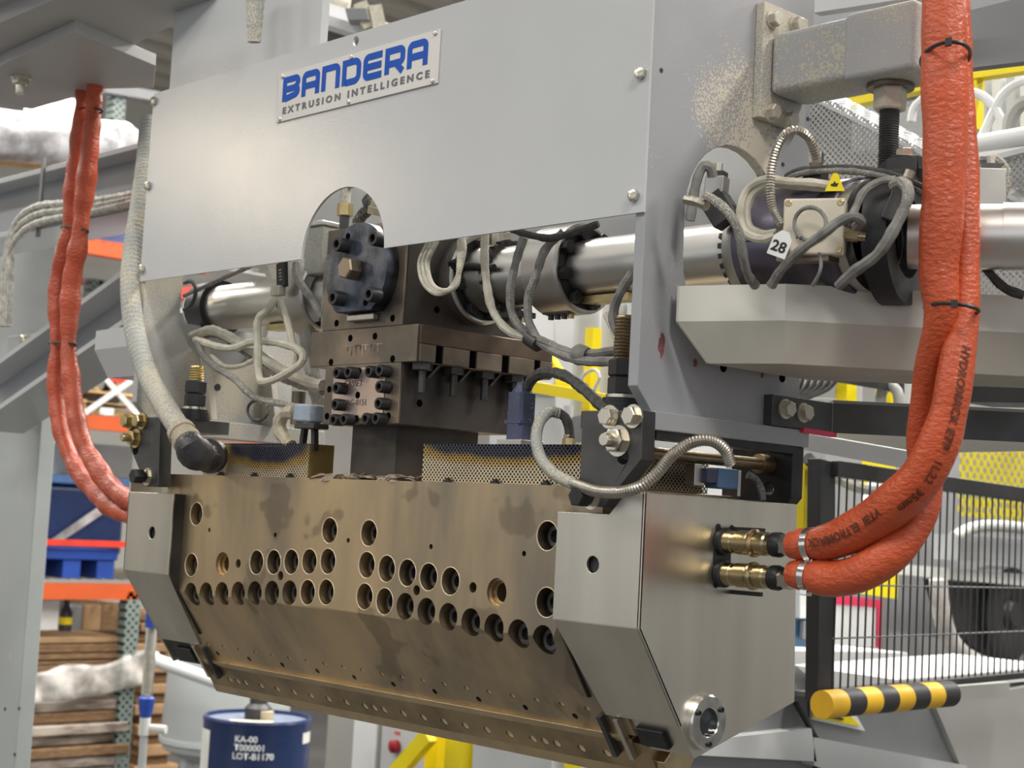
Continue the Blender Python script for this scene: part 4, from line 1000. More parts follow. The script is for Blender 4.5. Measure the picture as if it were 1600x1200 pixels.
# connectors on the die top
def plug(label, c, sx, sy, h, mat, name='plug_connector', base=None):
    c = Vector(c); o = T(name, label, 'connector', c)
    O('shell', MB().prism([c+Vector((a*sx, b*sy, 0)) for a, b in ((-1, -.7), (-.7, -1), (.7, -1), (1, -.7), (1, .7), (.7, 1), (-.7, 1), (-1, .7))], (0, 0, h*.82)).lathe(c+Vector((0, 0, h*.82)), (0, 0, 1), [(0, sx), (h*.14, sx*.55), (h*.18, sx*.55), (h*.18, 0)], 8), mat, o, bevel=.0012)
    O('latch_band', MB().box((c.x-sx*1.04, c.y-sy*1.04, c.z+h*.28), (c.x+sx*1.04, c.y+sy*1.04, c.z+h*.34)), mat, o)
    O('base', MB().box((c.x-sx*1.5, c.y-sy*1.4, c.z-.007), (c.x+sx*1.6, c.y+sy*1.4, c.z)), base or ring_steel, o, bevel=.001)
    return o
pb = PY(812, 690, .07)
plug('navy plug connector standing on the right heater cover', (pb.x, .07, 1.7015), .0145, .0145, .075, navy)
cab('dark braided cable arching from the navy plug to the hanger plate', [(824, 606, .07), (832, 592, .065), (852, 582, .06), (882, 587, .05), (912, 608, .03), (940, 634, .02), (952, 642, .02)], .0072, cable_dark)
pf = PY(889, 690, .07)
O_ = T('conduit_fitting', 'small brass fitting on the right heater cover beside the hanger plate', 'fitting', (pf.x, .07, 1.6945))
O('hex', MB().cyl((pf.x, .07, 1.6945), (pf.x, .07, 1.704), .0085, 6), brass, O_)
O('nipple', MB().cyl((pf.x, .07, 1.704), (pf.x, .07, 1.7085), .0065, 12), brass, O_)
cab('black sleeve rising from the small brass fitting', [(890, 685, .07), (889, 668, .07), (883, 652, .067), (872, 645, .062)], .0065, cable_dark)
cab('dust coated conduit bowing down in front of the heater cover', [(874, 646, .062), (858, 644, .05), (843, 660, .03), (838, 688, .01), (846, 718, -.01), (868, 742, -.022), (898, 757, -.03)], .0068, conduit_dusty, True, 'conduit', n=10)
cab('bright ribbed conduit sweeping past the hanger plate to the blue plug', [(896, 756, -.03), (930, 767, -.036), (968, 769, -.038), (1000, 760, -.034), (1028, 738, -.02), (1050, 712, -.005), (1080, 692, .01), (1110, 688, .03), (1132, 702, .05), (1141, 724, .065)], .0066, conduit, True, 'conduit', n=10)
bp = PX(1128, 748, -.035)
o = T('plug_connector', 'blue plug connector on the perforated heater cover side', 'connector', bp)
O('shell', MB().obox(bp, (.011, 0, 0), (0, .020, 0), (0, 0, .0125)), blue_plug, o, bevel=.003)
O('nose', MB().obox(bp+Vector((0, -.030, .002)), (.010, 0, 0), (0, .010, 0), (0, 0, .009)), navy, o, bevel=.002)
O('base', MB().obox(bp+Vector((-.006, -.046, .002)), (.008, 0, 0), (0, .008, 0), (0, 0, .013)), ring_steel, o, bevel=.001)
O('bracket', MB().obox(bp+Vector((-.004, .024, -.004)), (.012, 0, 0), (0, .003, 0), (0, 0, .016)), ring_steel, o)
cab('short black lead behind the blue plug', [(1168, 742, .15), (1182, 750, .16), (1190, 766, .165), (1192, 782, .165)], .0045, cable_dark)
# left of the feed block
cab('white dusty lead looping down from the black clip', [(432, 466, .06), (416, 486, .05), (403, 502, .045), (403, 545, .04), (404, 585, .04), (412, 597, .04), (440, 588, .04), (468, 570, .045), (474, 556, .05), (462, 544, .055), (430, 535, .06), (395, 534, .065), (370, 543, .07), (345, 543, .07), (305, 531, .075)], .0062, cable_cream)
cab('olive lead falling from the black clip', [(440, 470, .06), (449, 500, .06), (456, 530, .06), (461, 560, .055), (457, 578, .05)], .0058, cable_cream)
cab('dusty lead sloping down from the pipe opening to the pale blue plug', [(308, 535, .07), (318, 556, .06), (340, 576, .05), (366, 592, .045), (384, 610, .045), (405, 624, .05), (440, 631, .055), (462, 636, .06)], .0055, cable_grey)
cab('thin grey wire ring hanging under the sloping lead', [(406, 624, .05)]+[(403+16*math.cos(a), 641+16*math.sin(a), .05) for a in [-1.4+i*.55 for i in range(12)]], .0024, cable_dark)
cab('braided lead lying over the left melt pipe', [(462, 412, .06), (464, 432, .055), (476, 452, .05), (492, 474, .045), (504, 498, .045)], .0062, cable_grey)
cab('upright braided lead beside the blued cap', [(515, 398, .03), (511, 430, .03), (508, 470, .032), (506, 516, .035)], .0050, cable_grey)
cab('pale wire bundle sagging under the left melt pipe', [(300, 526, .09), (330, 516, .09), (365, 530, .09), (400, 552, .085), (440, 578, .08), (480, 596, .075), (505, 602, .07)], .0085, cable_cream)
cab('grey wire bundle below the left melt pipe', [(310, 520, .10), (345, 522, .10), (372, 540, .10), (400, 560, .10), (445, 590, .095), (505, 610, .08)], .0085, cable_grey)
cab('slack pale wire under the left melt pipe', [(330, 556, .08), (350, 572, .075), (375, 572, .075), (398, 562, .075)], .0040, cable_cream)
cab('thin dark wire across the left pipe opening', [(288, 462, .08), (320, 448, .075), (360, 430, .07), (392, 416, .07)], .0035, cable_grey)
cab('dark wire loop at the left pipe collar', [(288, 442, .08), (300, 440, .075), (306, 456, .07), (300, 474, .07), (288, 484, .08)], .0035, cable_dark)
cab('dust laden hose standing behind the feed block', [(478, 520, .12), (484, 560, .12), (492, 600, .12), (500, 630, .12)], .0120, conduit_dusty)
k = PY(441, 430, .075)
o = T('terminal_clip', 'black perforated clip on the left coupling ring', 'clip', k)
O('strap', MB().obox(k, (.0105, 0, .002), (-.003, 0, .020), (0, .004, 0)), black_ox, o, bevel=.001)
O('terminal', MB().obox(k+Vector((-.004, -.003, -.025)), (.012, 0, 0), (0, .007, 0), (0, 0, .008)), cable_cream, o, bevel=.002)
for i in range(4): O('slot', MB().obox(k+Vector((.001-.002*(i-1.5)*.6, -.0041, .004*(i-1.5)*1.3)), (.003, 0, .0004), (0, .0006, 0), (0, 0, .0008)), ring_steel, o)
p = PY(482, 646, .045)
o = T('plug_connector', 'pale blue dusty plug connector left of the feed block', 'connector', p)
O('shell', MB().obox(p, (.021, 0, -.001), (0, .014, 0), (0, 0, .0135)), blue_plug2, o, bevel=.004)
O('base', MB().obox(p+Vector((.004, .004, -.019)), (.024, 0, 0), (0, .014, 0), (0, 0, .004)), dark_steel, o, bevel=.001)
for s in (-1, 1): O('leg', MB().beam(p+Vector((s*.012, .004, -.02)), p+Vector((s*.016, .004, -.055)), .008, .008), black_ox, o)
cab('thick dusty cable bending down from the pale blue plug', [(462, 644, .045), (446, 646, .045), (437, 658, .045), (438, 674, .047), (450, 690, .05), (455, 696, .05)], .0105, tan_fit)
o = T('terminal_stand', 'dark stud with brown nut behind the pale blue plug', 'bolt', PY(466, 632, .12))
a = PY(466, 634, .12); O('stud', MB().cyl(a-Vector((0, 0, .03)), a+Vector((0, 0, .022)), .011, 14), block_steel, o); O('nut', MB().cyl(a-Vector((0, 0, .012)), a-Vector((0, 0, 0)), .021, 6), black_ox, o)
# seen through the arch
a = PY(537, 362, .09)
o = T('probe_stem', 'upright steel pressure probe seen through the arched cutout', 'probe', a)
O('stem', MB().cyl(a-jz*.02, a+jz*.030, .0075, 14), dark_steel, o)
O('hex', MB().cyl(a+jz*.024, a+jz*.042, .0125, 6), yellow_zinc, o)
O('connector', MB().cyl(a+jz*.042, a+jz*.085, .0075, 14).cyl(a+jz*.07+Vector((.004, 0, 0)), a+jz*.07+Vector((.02, 0, .002)), .006, 10), conduit_dusty, o)
cab('black cable curling behind the arched cutout', [(558, 350, .08), (566, 336, .08), (577, 326, .08), (574, 314, .08), (584, 306, .09), (600, 302, .10)], .0085, cable_dark)
O_ = O('gland_nut', MB().lathe(PY(586, 336, .07), (.3, 0, 1), [(0, 0), (0, .012), (.010, .013), (.012, .010), (.022, .010), (.022, 0)], 8), tan_fit); tag(O_, 'brown gland nut behind the blued cap top', 'fitting')
a = PY(498, 400, .11)
o = T('sensor_head', 'dusty beige sensor box seen left of the blued cap', 'sensor', a)
O('housing', MB().box((a.x-.025, .10, a.z-.03), (a.x+.02, .13, a.z+.045)), conduit_dusty, o, bevel=.003)
O('cap', MB().box((a.x-.028, .095, a.z+.045), (a.x+.023, .135, a.z+.053)), ring_steel, o, bevel=.002)
# dust crusted strip hanging on the top plate
a, b = PY(400, -30, -.03), PY(397, 66, -.03)
tag(O('dust_crusted_strip', MB().tube(spline([a, (a+b)/2, b], .004), lambda t, k: .016*(1-.35*t)*(1+.06*math.sin(k*1.9)), 10, ell=lambda t, q: 1-.5*abs(math.sin(q))), conduit_dusty), 'dust crusted cable end hanging in front of the upper left plate', 'cable')

# dark bracket channel right of the near side plate
p1, p2 = PX(1203, 640, .0), PX(1297, 656, .0)
d46 = Vector((math.cos(math.radians(44)), math.sin(math.radians(44)), 0))
o = T('bracket_channel', 'dark steel channel bolted low on the near side plate', 'bracket', p1)
z0, z1 = p1.z-.019, p1.z+.019
O('foot', MB().box((-.0098, p1.y, z0), (.004, p2.y, z1)), dark_steel, o, bevel=.0012)
e = Vector((.004, p2.y, 0)); L_ = .46
O('web', MB().prism([(e.x, e.y, z0), (e.x, e.y, z1), (e.x+d46.x*L_, e.y+d46.y*L_, z1), (e.x+d46.x*L_, e.y+d46.y*L_, z0)], (-d46.y*.004, d46.x*.004, 0)), dark_steel, o)
O('top_flange', MB().prism([(e.x, e.y, z1), (e.x+d46.x*L_, e.y+d46.y*L_, z1), (e.x+d46.x*L_-d46.y*.07, e.y+d46.y*L_+d46.x*.07, z1), (e.x-d46.y*.07, e.y+d46.x*.07, z1)], (0, 0, .004)), midgrey, o)
for px, py in ((1226, 639), (1254, 645)): put('hex_bolt', BOLT_D, PX(px, py, .004), (1, 0, 0), o)
q2 = e+d46*(L_*.80); put('end_bolt', hex_head('end_bolt', .011, .010, zinc, 1, .02), Vector((q2.x, q2.y, (z0+z1)/2-.012)), (d46.y, -d46.x, 0), o)
a = PX(1250, 672, .0); tag(O('red_strip', MB().beam(Vector((a.x+.002, a.y, a.z)), Vector((a.x+.002, a.y+.07, a.z-.001)), .008, .006), pink_red), 'short red strip under the dark channel on the side plate', 'strip')

# ================================================================ surroundings
def qX(pts, X, th): return MB().prism([PX(x, y, X) for x, y in pts], (-th, 0, 0))
def qY(pts, Y, th): return MB().prism([PY(x, y, Y) for x, y in pts], (0, th, 0))
def rect(x0, y0, x1, y1): return [(x0, y0), (x1, y0), (x1, y1), (x0, y1)]
def single(name, mb, mat, label, cat, group=None, bevel=0): return tag(O(name, mb, mat, None, bevel), label, cat, group)
def qYf(x0, y0, x1, Y, th):
    a, b = PY(x0, y0, Y), PY(x1, y0, Y); return MB().box((a.x, Y, 0), (b.x, Y+th, max(a.z, b.z)))
def boxX(x0, y0, x1, y1, X, th):     # upright box whose near face lies on plane X, spanning an image rectangle
    a, b = PX(x0, y0, X), PX(x1, y1, X); m = PX((x0+x1)/2, y0, X)
    return MB().box((X-th, min(a.y, b.y), min(a.z, b.z)), (X, max(a.y, b.y), max(a.z, b.z)))
def boxY(x0, y0, x1, y1, Y, th):
    a, b = PY(x0, y0, Y), PY(x1, y1, Y)
    return MB().box((min(a.x, b.x), Y, min(a.z, b.z)), (max(a.x, b.x), Y+th, max(a.z, b.z)))

# ---- left support pillar, beams and brace
pil = T('support_pillar', 'wide pale grey steel pillar at the left edge', 'pillar', (-2.5, .6, 0))
e0 = PY(60, 712, .56); e1 = PX(85, 712, e0.x)
O('shaft', MB().box((e0.x-.7, .56, 0), (e0.x, e1.y, PY(60, 268, .56).z)), paint_pillar, pil, bevel=.004)
pz0, pz1 = PY(60, 650, .54).z, PY(60, 520, .54).z
O('joint_plate', MB().box((PY(4, 600, .54).x, .545, pz0), (PY(76, 600, .54).x, .56, pz1)), paint_grey, pil, bevel=.002)
for px, py in ((40, 532), (32, 640)): put('hex_bolt', hex_head('hex_bolt', .014, .014, zinc), PY(px, py, .545), (0, -1, 0), pil)
for px, py in ((30, 1107), (8, 1108), (23, 1179)): O('drilled_hole', MB().lathe(PY(px, py, .56), (0, -1, 0), [(0, .005), (.0006, .005), (.0006, 0)], 10), black_paint, pil)
# horizontal beam to the frame
Yb = .31
hbm = T('cross_beam', 'grey I beam joining the left pillar to the machine frame', 'beam', (-1.5, Yb, 2.1))
f0, f1 = PY(40, 271, Yb), PY(222, 219, Yb); g0, g1 = PY(60, 351, Yb), PY(222, 318, Yb)
zt_, zb_ = (f0.z+f1.z)/2, (g0.z+g1.z)/2
O('top_flange', MB().box((-2.7, Yb, zt_-.012), (-1.12, Yb+.14, zt_)), paint_light, hbm, bevel=.001)
O('web', MB().box((-2.7, Yb+.06, zb_), (-1.12, Yb+.07, zt_-.012)), paint_grey, hbm)
O('bottom_flange', MB().box((-2.7, Yb, zb_-.012), (-1.12, Yb+.14, zb_)), paint_light, hbm, bevel=.001)
for px in (66, 221):
    a, b = PY(px, 258, Yb-.006), PY(px, 352, Yb-.006)
    single('strap', MB().box((a.x-.006, Yb-.006, zb_-.03), (a.x+.006, Yb, zt_+.02)), midgrey, 'dark strap across the cross beam '+('left' if px < 100 else 'right')+' of the left red hoses', 'strap')
for k, off in enumerate((0, 13, 26)):
    nm = ('upper', 'middle', 'lower')[k]
    cab(nm+' pale cable clipped along the cross beam and bending down the pillar', [(222, 301+off*.45, Yb-.02), (160, 312+off*.6, Yb-.02), (100, 318+off*.8, Yb-.02), (60, 322+off, Yb-.02), (32, 340+off, Yb-.02), (15, 375+off*.8, Yb-.02), (8+off*.35, 420, Yb-.02), (3+off*.35, 510, Yb-.02)], .0085, M('pale_cable_%d' % k, (.50, .49, .43), .6, 0, .3, 60))
Yd = .40
br = T('diagonal_brace', 'grey I beam brace sloping up from the left pillar', 'beam', PY(30, 600, Yd))
a, b, c, d = PY(-40, 598, Yd), PY(235, 400, Yd), PY(-40, 668, Yd), PY(235, 478, Yd)
for nm, (p, q_), m in (('top_flange', (a, b), paint_light), ('bottom_flange', (c, d), paint_light)):
    O(nm, MB().beam(p+Vector((0, .06, 0)), q_+Vector((0, .06, 0)), .14, .012), m, br)
O('web', MB().prism([v+Vector((0, .06, 0)) for v in (a, b, d, c)], (0, .01, 0)), paint_grey, br)
# overhead beam top left with hanging plate
Zo = 2.42
ob = T('overhead_beam', 'large warm grey overhead beam in the upper left corner', 'beam', PZ(150, 20, Zo))
O('soffit', MB().prism([PZ(x, y, Zo) for x, y in ((-60, 140), (-60, 62), (92, -4), (378, -6), (244, 52), (150, 100))], (0, 0, .25)), paint_under, ob)
O('edge_flange', MB().prism([PZ(x, y, Zo+.03) for x, y in ((-60, 60), (-60, -60), (120, -60), (92, -4))], (0, 0, .03)), paint_light, ob)
O('hanging_plate', MB().prism([PZ(x, y, Zo-.022) for x, y in ((-60, 140), (11, 97), (117, 50), (243, 103), (240, 137), (160, 139), (50, 171), (-60, 150))], (0, 0, .022)), paint_under, ob, bevel=.001)
put('hex_bolt', hex_head('hex_bolt', .016, .016, zinc, 1, .018), PZ(33, 120, Zo-.022), (0, 0, -1), ob)
# upper right beams
trb = T('overhead_beam', 'dark grey overhead beam behind the red hoses at upper right', 'beam', PY(1520, 60, .62))
O('web', qY([(1270, 62), (1270, -40), (2300, -232), (2300, 91)], .75, .02), paint_grey, trb)
O('bottom_flange', MB().prism([PZ(x, y, 2.40) for x, y in ((1508, 112), (1508, 92), (1900, 10), (1900, 55))], (0, 0, .02)), paint_under, trb)
O('lip', qY([(1270, 20), (1270, 0), (1440, -26), (1440, -6)], .5, .02), paint_light, trb)
O('lower_web', qY([(1500, 20), (2300, -180), (2300, 12), (1500, 108)], .60, .02), midgrey, trb)

# ---- perforated guard behind the adapter
pgd = T('perforated_guard', 'light grey perforated sheet guard behind the pipe adapter', 'guard', PY(1350, 300, .85))
gpts = [(1040, 470), (1040, 250), (1150, 200), (1268, 152), (1306, 160), (1600, 318), (1600, 470)]
O('sheet', qY(gpts, .85, .002), perf_grey_y, pgd)
O('bent_rim', MB().prism([PY(*p) for p in ((1268, 152, .85), (1310, 148, .93), (1600, 300, .93), (1600, 318, .85))], (0, 0, .002)), perf_grey_y, pgd)
O('fold', MB().beam(PY(1268, 153, .849), PY(1600, 319, .849), .006, .006), pale_m, pgd)
pg2 = T('perforated_guard', 'light grey perforated sheet guard at the right edge above the pipe', 'guard', PY(1570, 320, .95))
O('sheet', qY([(1500, 262), (2300, 56), (2300, 460), (1500, 430)], .95, .002), perf_grey_y, pg2)
O('rim', qY([(1500, 256), (2300, 45), (2300, 56), (1500, 264)], .94, .012), white_m, pg2)
single('white_pipe', MB().cyl(PY(1490, 232, 1.3), PY(2300, 93, 1.3), .018, 20), white_m, 'upper white pipe behind the red hoses at right edge', 'pipe')
single('white_pipe', MB().cyl(PY(1490, 252, 1.3), PY(2300, 152, 1.3), .012, 20), white_m, 'lower thin white pipe behind the red hoses at right edge', 'pipe')
for k, (l, pts) in enumerate((('white hose looping near the yellow rail at right', [(1492, 150), (1520, 145), (1545, 158), (1566, 190), (1570, 215), (1550, 232), (1520, 240)]), ('white hose arching toward the right edge', [(1525, 235), (1545, 190), (1565, 150), (1590, 130), (1625, 122)]), ('grey hose curl at the right edge', [(1575, 215), (1582, 180), (1600, 160), (1640, 150)]), ('white hose bending down left of the red hoses', [(1424, 190), (1427, 172), (1440, 156), (1470, 148)]))):
    tag(O('white_hose', MB().tube(spline([PY(x, y, 1.35) for x, y in pts], .01), .009 if k != 2 else .014, 8), white_m if k != 2 else taupe), l, 'hose')
yr = T('safety_rail', 'yellow safety rail behind the square arm at upper right', 'railing', PY(1450, 140, 1.5))
O('rail', MB().beam(PY(1330, 162, 1.5), PY(1520, 121, 1.5), .03, .018), yellow, yr)
O('rail', MB().beam(PY(1515, 120, 1.5), PY(2300, 1, 1.5), .03, .018), yellow, yr)
O('post', boxY(1513, 112, 1524, 200, 1.49, .03), yellow, yr)
for i in range(4): single('duct_rack', qY(rect(1528+i*22, 110, 1541+i*22, 215), 1.7, .05), white_m if i % 2 else pale_m, ('first', 'second', 'third', 'fourth')[i]+' white upright from the red hoses behind the hose loops', 'post')
single('back_panel', qY([(1330, 235), (2300, 235), (2300, 39), (1330, 170)], 2.2, .05), perf_grey_y, 'pale perforated panel far behind the yellow rail', 'panel')

# ---- middle background between feed block and side plate
Ym = 1.6
bgm = T('machine_cabinet', 'pale machine cabinet behind the feed block seen under the pipe', 'cabinet', PY(880, 600, Ym))
O('panel', qY(rect(800, 470, 866, 600), Ym, .2), white_m, bgm)
O('panel', qY(rect(868, 470, 900, 640), Ym-.02, .2), white_m, bgm)
O('lower_panel', qYf(770, 592, 1060, Ym+.05, .2), pale_m, bgm)
for k, (x, r) in enumerate(((911, .034), (957, .038), (992, .03))):
    a = PY(x, 640, Ym-.1); b = PY(x+5, 470, Ym-.1)
    single('roller_column', MB().cyl((a.x, a.y, 0), (a.x, a.y, b.z), r, 24), pale_m, ('left', 'middle', 'right')[k]+' grey upright cylinder behind the cable bundle', 'cylinder')
yf = T('guard_barrier', 'yellow guard frame behind the side plate and navy plug', 'frame', PY(920, 610, Ym-.3))
O('post', qYf(915, 512, 927, Ym-.22, .03), yellow, yf)
O('rail', MB().beam(PY(826, 603, Ym-.3), PY(960, 627, Ym-.3), .04, .026), yellow, yf)
O('brace', MB().beam(PY(858, 557, Ym-.25), PY(888, 605, Ym-.25), .02, .018), yellow, yf)
O('gusset', qY([(868, 590), (886, 580), (892, 606), (868, 604)], Ym-.27, .01), yellow, yf)
tag(O('wire_loop', MB().tube(spline([PY(x, y, Ym-.35) for x, y in ((905, 600), (915, 583), (930, 578), (937, 590), (930, 605), (924, 622))], .01), .004, 6), pale_m), 'thin white wire loop in front of the yellow post', 'wire')
single('dark_valve', qY([(893, 652), (910, 648), (910, 690), (893, 690)], 1.2, .05), midgrey, 'dark valve body behind the hanger plate', 'valve')
single('clear_column', MB().cyl(PY(886, 700, 1.25), PY(888, 634, 1.25), .012, 16), pale_m, 'pale slim column behind the dusty conduit arch', 'column')

# ---- right background under the tray
Yr = 1.75
single('cable_duct', qY([(1248, 576), (1315, 580), (1300, 622), (1240, 620)], Yr, .05), white_m, 'white cable duct with black leads under the cream tray', 'duct')
for k in range(6):
    tag(O('duct_lead', MB().tube(spline([PY(x, y, Yr-.03) for x, y in ((1252+k*11, 574), (1254+k*10.5, 592), (1248+k*9, 608), (1236+k*5, 622))], .01), .006, 6), cable_dark), ('first', 'second', 'third', 'fourth', 'fifth', 'sixth')[k]+' black lead from the side plate on the white duct', 'cable')
single('black_block', qY([(1306, 578), (1372, 578), (1372, 608), (1306, 597)], 1.5, .1), black_paint, 'black block under the cream tray', 'block')
single('yellow_post', qY(rect(1307, 598, 1323, 630), Yr, .04), yellow, 'short yellow post left under the black block', 'post')
single('yellow_post', qY(rect(1368, 580, 1392, 630), Yr+.1, .04), yellow, 'wider yellow post right of the black block', 'post')
for x, r, l in ((1335, .018, 'slim'), (1405, .035, 'thick')):
    a = PY(x, 640, Yr+.2); single('grey_cylinder', MB().cyl(a, a+Vector((0, 0, .25)), r, 20), pale_m, l+' grey cylinder standing behind the dark channel', 'cylinder')
tag(O('grey_hose', MB().tube(spline([PY(x, y, 1.55) for x, y in ((1376, 632), (1378, 612), (1390, 603), (1402, 612), (1405, 632))], .01), .012, 10), taupe), 'short grey hose arch above the dark channel', 'hose')
single('dark_beam', qY([(1500, 592), (2300, 592), (2300, 640), (1500, 628)], .95, .1), black_paint, 'black beam under the tray at the right edge', 'beam')
single('grey_beam', MB().beam(PY(1262, 690, 1.0), PY(1440, 722, 1.0), .05, .03), paint_grey, 'grey sloping beam below the dark channel', 'beam')
single('sheet_screen', qY([(1262, 672), (1640, 640), (2300, 610), (2300, 690), (1440, 706), (1262, 690)], 1.25, .03), taupe, 'grey panel behind the dark channel', 'panel')
# ---- gate with bars
XG = -.55
gt = T('mesh_gate', 'black framed mesh gate of thin upright bars at lower right', 'gate', PX(1290, 1090, XG))
O('post', qX([(1282, 716), (1306, 722), (1304, 1098), (1278, 1098)], XG, .03), black_paint, gt, bevel=.002)
g0, g1, h0, h1_ = PX(1300, 732, XG), PX(1660, 782, XG), PX(1300, 1082, XG), PX(1660, 1048, XG)
O('top_rail', MB().beam(g0, g1, .03, .030), black_paint, gt, bevel=.002)
O('bottom_rail', MB().beam(h0, h1_, .03, .012), black_paint, gt)
for t_ in (.52, .76):
    O('cross_wire', MB().cyl(g0.lerp(h0, t_), g1.lerp(h1_, t_), .0018, 6), midgrey, gt)
nb = 35; bar = None
for k in range(1, nb):
    t_ = k/nb; y_ = g0.y+(g1.y-g0.y)*t_; zt2 = g0.z+(g1.z-g0.z)*t_; zb2 = h0.z+(h1_.z-h0.z)*t_
    if bar is None: bar = MB().cyl((0, 0, 0), (0, 0, 1), 1, 6).mesh('bar', black_paint)
    o = bpy.data.objects.new('bar', bar); col.objects.link(o); o.parent = gt; o.matrix_parent_inverse = parent_inv(gt)
    o.location = (XG, y_, zb2); o.scale = (.0020, .0020, zt2-zb2)
# striped bumper
b0, b1 = PX(1284, 1101, XG+.035), PX(1484, 1084, XG+.035)
bmp = T('foam_bumper', 'yellow and black striped foam bumper under the mesh gate', 'bumper', b0)
nst = 8; db = (b1-b0)/nst; r_ = .0255
for k in range(nst):
    pts2 = [(r_*math.cos(a), r_*math.sin(a)) for a in [math.radians(-70+i*14) for i in range(24)]]
    a = b0+db*k
    O('stripe', MB().plate(pts2, [], lambda u, v, w, a=a: a+db*w+Vector((u, 0, v)), 0, .999), foam_y if k % 2 == 0 else foam_k, bmp)
O('end_cap', MB().lathe(b1, db, [(0, .012), (.012, .012), (.014, 0)], 16), white_m, bmp)
O('rail', MB().beam(b1+db*.2, b1+db*4, .02, .03), taupe, bmp)
# ---- machine bed lower right
XB = -.72
bed = T('machine_bed', 'grey machine bed with slanted panels below the mesh gate', 'machine', PX(1400, 1180, XB))
O('dark_panel', qX([(1040, 1200), (1215, 1040), (1255, 1082), (1278, 1090), (1330, 1110), (1465, 1092), (1530, 1260), (1040, 1240)], XB, .05), midgrey, bed)
O('taupe_panel', qX([(1460, 1100), (1660, 1062), (1660, 1300), (1545, 1300)], XB+.012, .05), taupe, bed)
O('light_band', qX([(1090, 1158), (1268, 1138), (1276, 1190), (1090, 1180)], XB+.03, .04), pale_m, bed)
O('light_band', qX([(1272, 1152), (1510, 1196), (1540, 1290), (1272, 1196)], XB+.03, .04), pale_m, bed)
O('seam', MB().beam(PX(1243, 1098, XB+.02), PX(1274, 1152, XB+.02), .01, .006).beam(PX(1274, 1150, XB+.02), PX(1274, 1200, XB+.02), .01, .006), black_paint, bed)
O('top_deck', MB().prism([PX(x, y, XB) for x, y in ((1244, 1040), (1300, 1090), (1660, 1060), (1660, 1040), (1400, 1062))], (-.3, 0, 0)), white_m, bed)
O('deck_lip', MB().beam(PX(1250, 1084, XB+.03), PX(1300, 1086, XB+.03), .06, .01), midgrey, bed)
O('warning_decal', qX([(1268, 1084), (1268, 1124), (1352, 1142), (1335, 1112), (1290, 1096)], XB+.008, .004), white_m, bed)
O('warning_triangle', qX([(1271, 1094), (1270, 1121), (1345, 1135), (1322, 1112)], XB+.012, .003), yellow, bed)
O('warning_mark', qX([(1284, 1114), (1318, 1122), (1318, 1126), (1284, 1119)], XB+.015, .002), black_paint, bed)
# things behind the gate
XW = -1.15
single('work_table', MB().prism([PX(x, y, XW) for x, y in ((1200, 1016), (1420, 1020), (1420, 1042), (1200, 1050))], (-.5, 0, 0)), white_m, 'white work table behind the mesh gate', 'table')
wb = T('sign_board', 'white sheet in a red rimmed holder behind the mesh gate', 'board', PX(1340, 1010, XW))
O('sheet', qX([(1302, 932), (1376, 940), (1374, 1012), (1302, 1008)], XW-.01, .01), white_m, wb)
O('rim', qX([(1300, 928), (1380, 938), (1379, 950), (1300, 944)], XW-.005, .012), pink_red, wb)
O('rim', qX([(1372, 940), (1379, 940), (1377, 1014), (1371, 1012)], XW-.004, .012), pink_red, wb)
single('yellow_board', qX([(1320, 896), (1404, 890), (1402, 936), (1318, 922)], XW-.1, .02), yellow, 'yellow panel behind the mesh gate below the red hose', 'panel')
cb = T('control_cabinet', 'blue and white control cabinet beside the right end housing', 'cabinet', PX(1262, 1010, XW+.1))
O('case', qX([(1230, 912), (1282, 916), (1280, 1012), (1230, 1010)], XW+.08, .15), M('cabinet_blue', (.06, .16, .30), .5, 0, .05, 4), cb)
O('door', qX([(1250, 900), (1279, 900), (1278, 966), (1250, 966)], XW+.1, .02), white_m, cb)
O('screen', qX([(1256, 970), (1272, 972), (1270, 1000), (1254, 998)], XW+.1, .01), midgrey, cb)
yp = T('yellow_post', 'yellow post between the right end housing and the mesh gate', 'post', PX(1265, 830, -.62))
O('shaft', qX([(1258, 724), (1284, 730), (1282, 838), (1254, 838)], -.62, .05), yellow, yp)
O('cable_wrap', MB().cyl(PX(1262, 716, -.60), PX(1284, 738, -.60), .012, 10), cable_dark, yp)
single('yellow_post', qX([(1372, 712), (1400, 716), (1398, 770), (1370, 766)], -1.2, .05), yellow, 'yellow block behind the top of the mesh gate', 'post')
single('yellow_guard', qX([(1503, 668), (1660, 690), (1660, 822), (1498, 806)], -1.3, .004), perf_yel, 'yellow perforated guard at the right behind the mesh gate', 'guard')
bgp = T('roll_stand', 'grey roll stand housing with black drum behind the mesh gate', 'machine', PX(1500, 1000, -1.8))
O('wall', qX([(1290, 690), (1840, 730), (1840, 1180), (1290, 1100)], -2.0, .1), M('stand_grey', (.25, .255, .26), .5, 0, .1, 3), bgp)
O('channel', qX([(1390, 880), (1700, 905), (1700, 925), (1390, 896)], -1.7, .1), white_m, bgp)
O('lower_housing', qX([(1380, 985), (1490, 1000), (1560, 1040), (1560, 1060), (1380, 1050)], -1.5, .2), midgrey, bgp)
O('black_drum', MB().lathe(PX(1580, 960, -1.75), (1, 0, 0), [(-.1, 0), (-.1, .17), (0, .17), (.01, .13), (.0, .06), (.02, .04), (.02, 0)], 40), black_paint, bgp)
O('guard_arch', MB().tube(spline([PX(x, y, -1.6) for x, y in ((1490, 840), (1520, 825), (1560, 822), (1640, 830))], .02), .02, 10), pale_m, bgp)
O('cover', qX([(1500, 836), (1640, 842), (1640, 884), (1500, 876)], -1.65, .1), paint_grey, bgp)
O('recess', qX([(1462, 905), (1700, 925), (1700, 1030), (1520, 1010), (1478, 960)], -1.78, .05), black_paint, bgp)
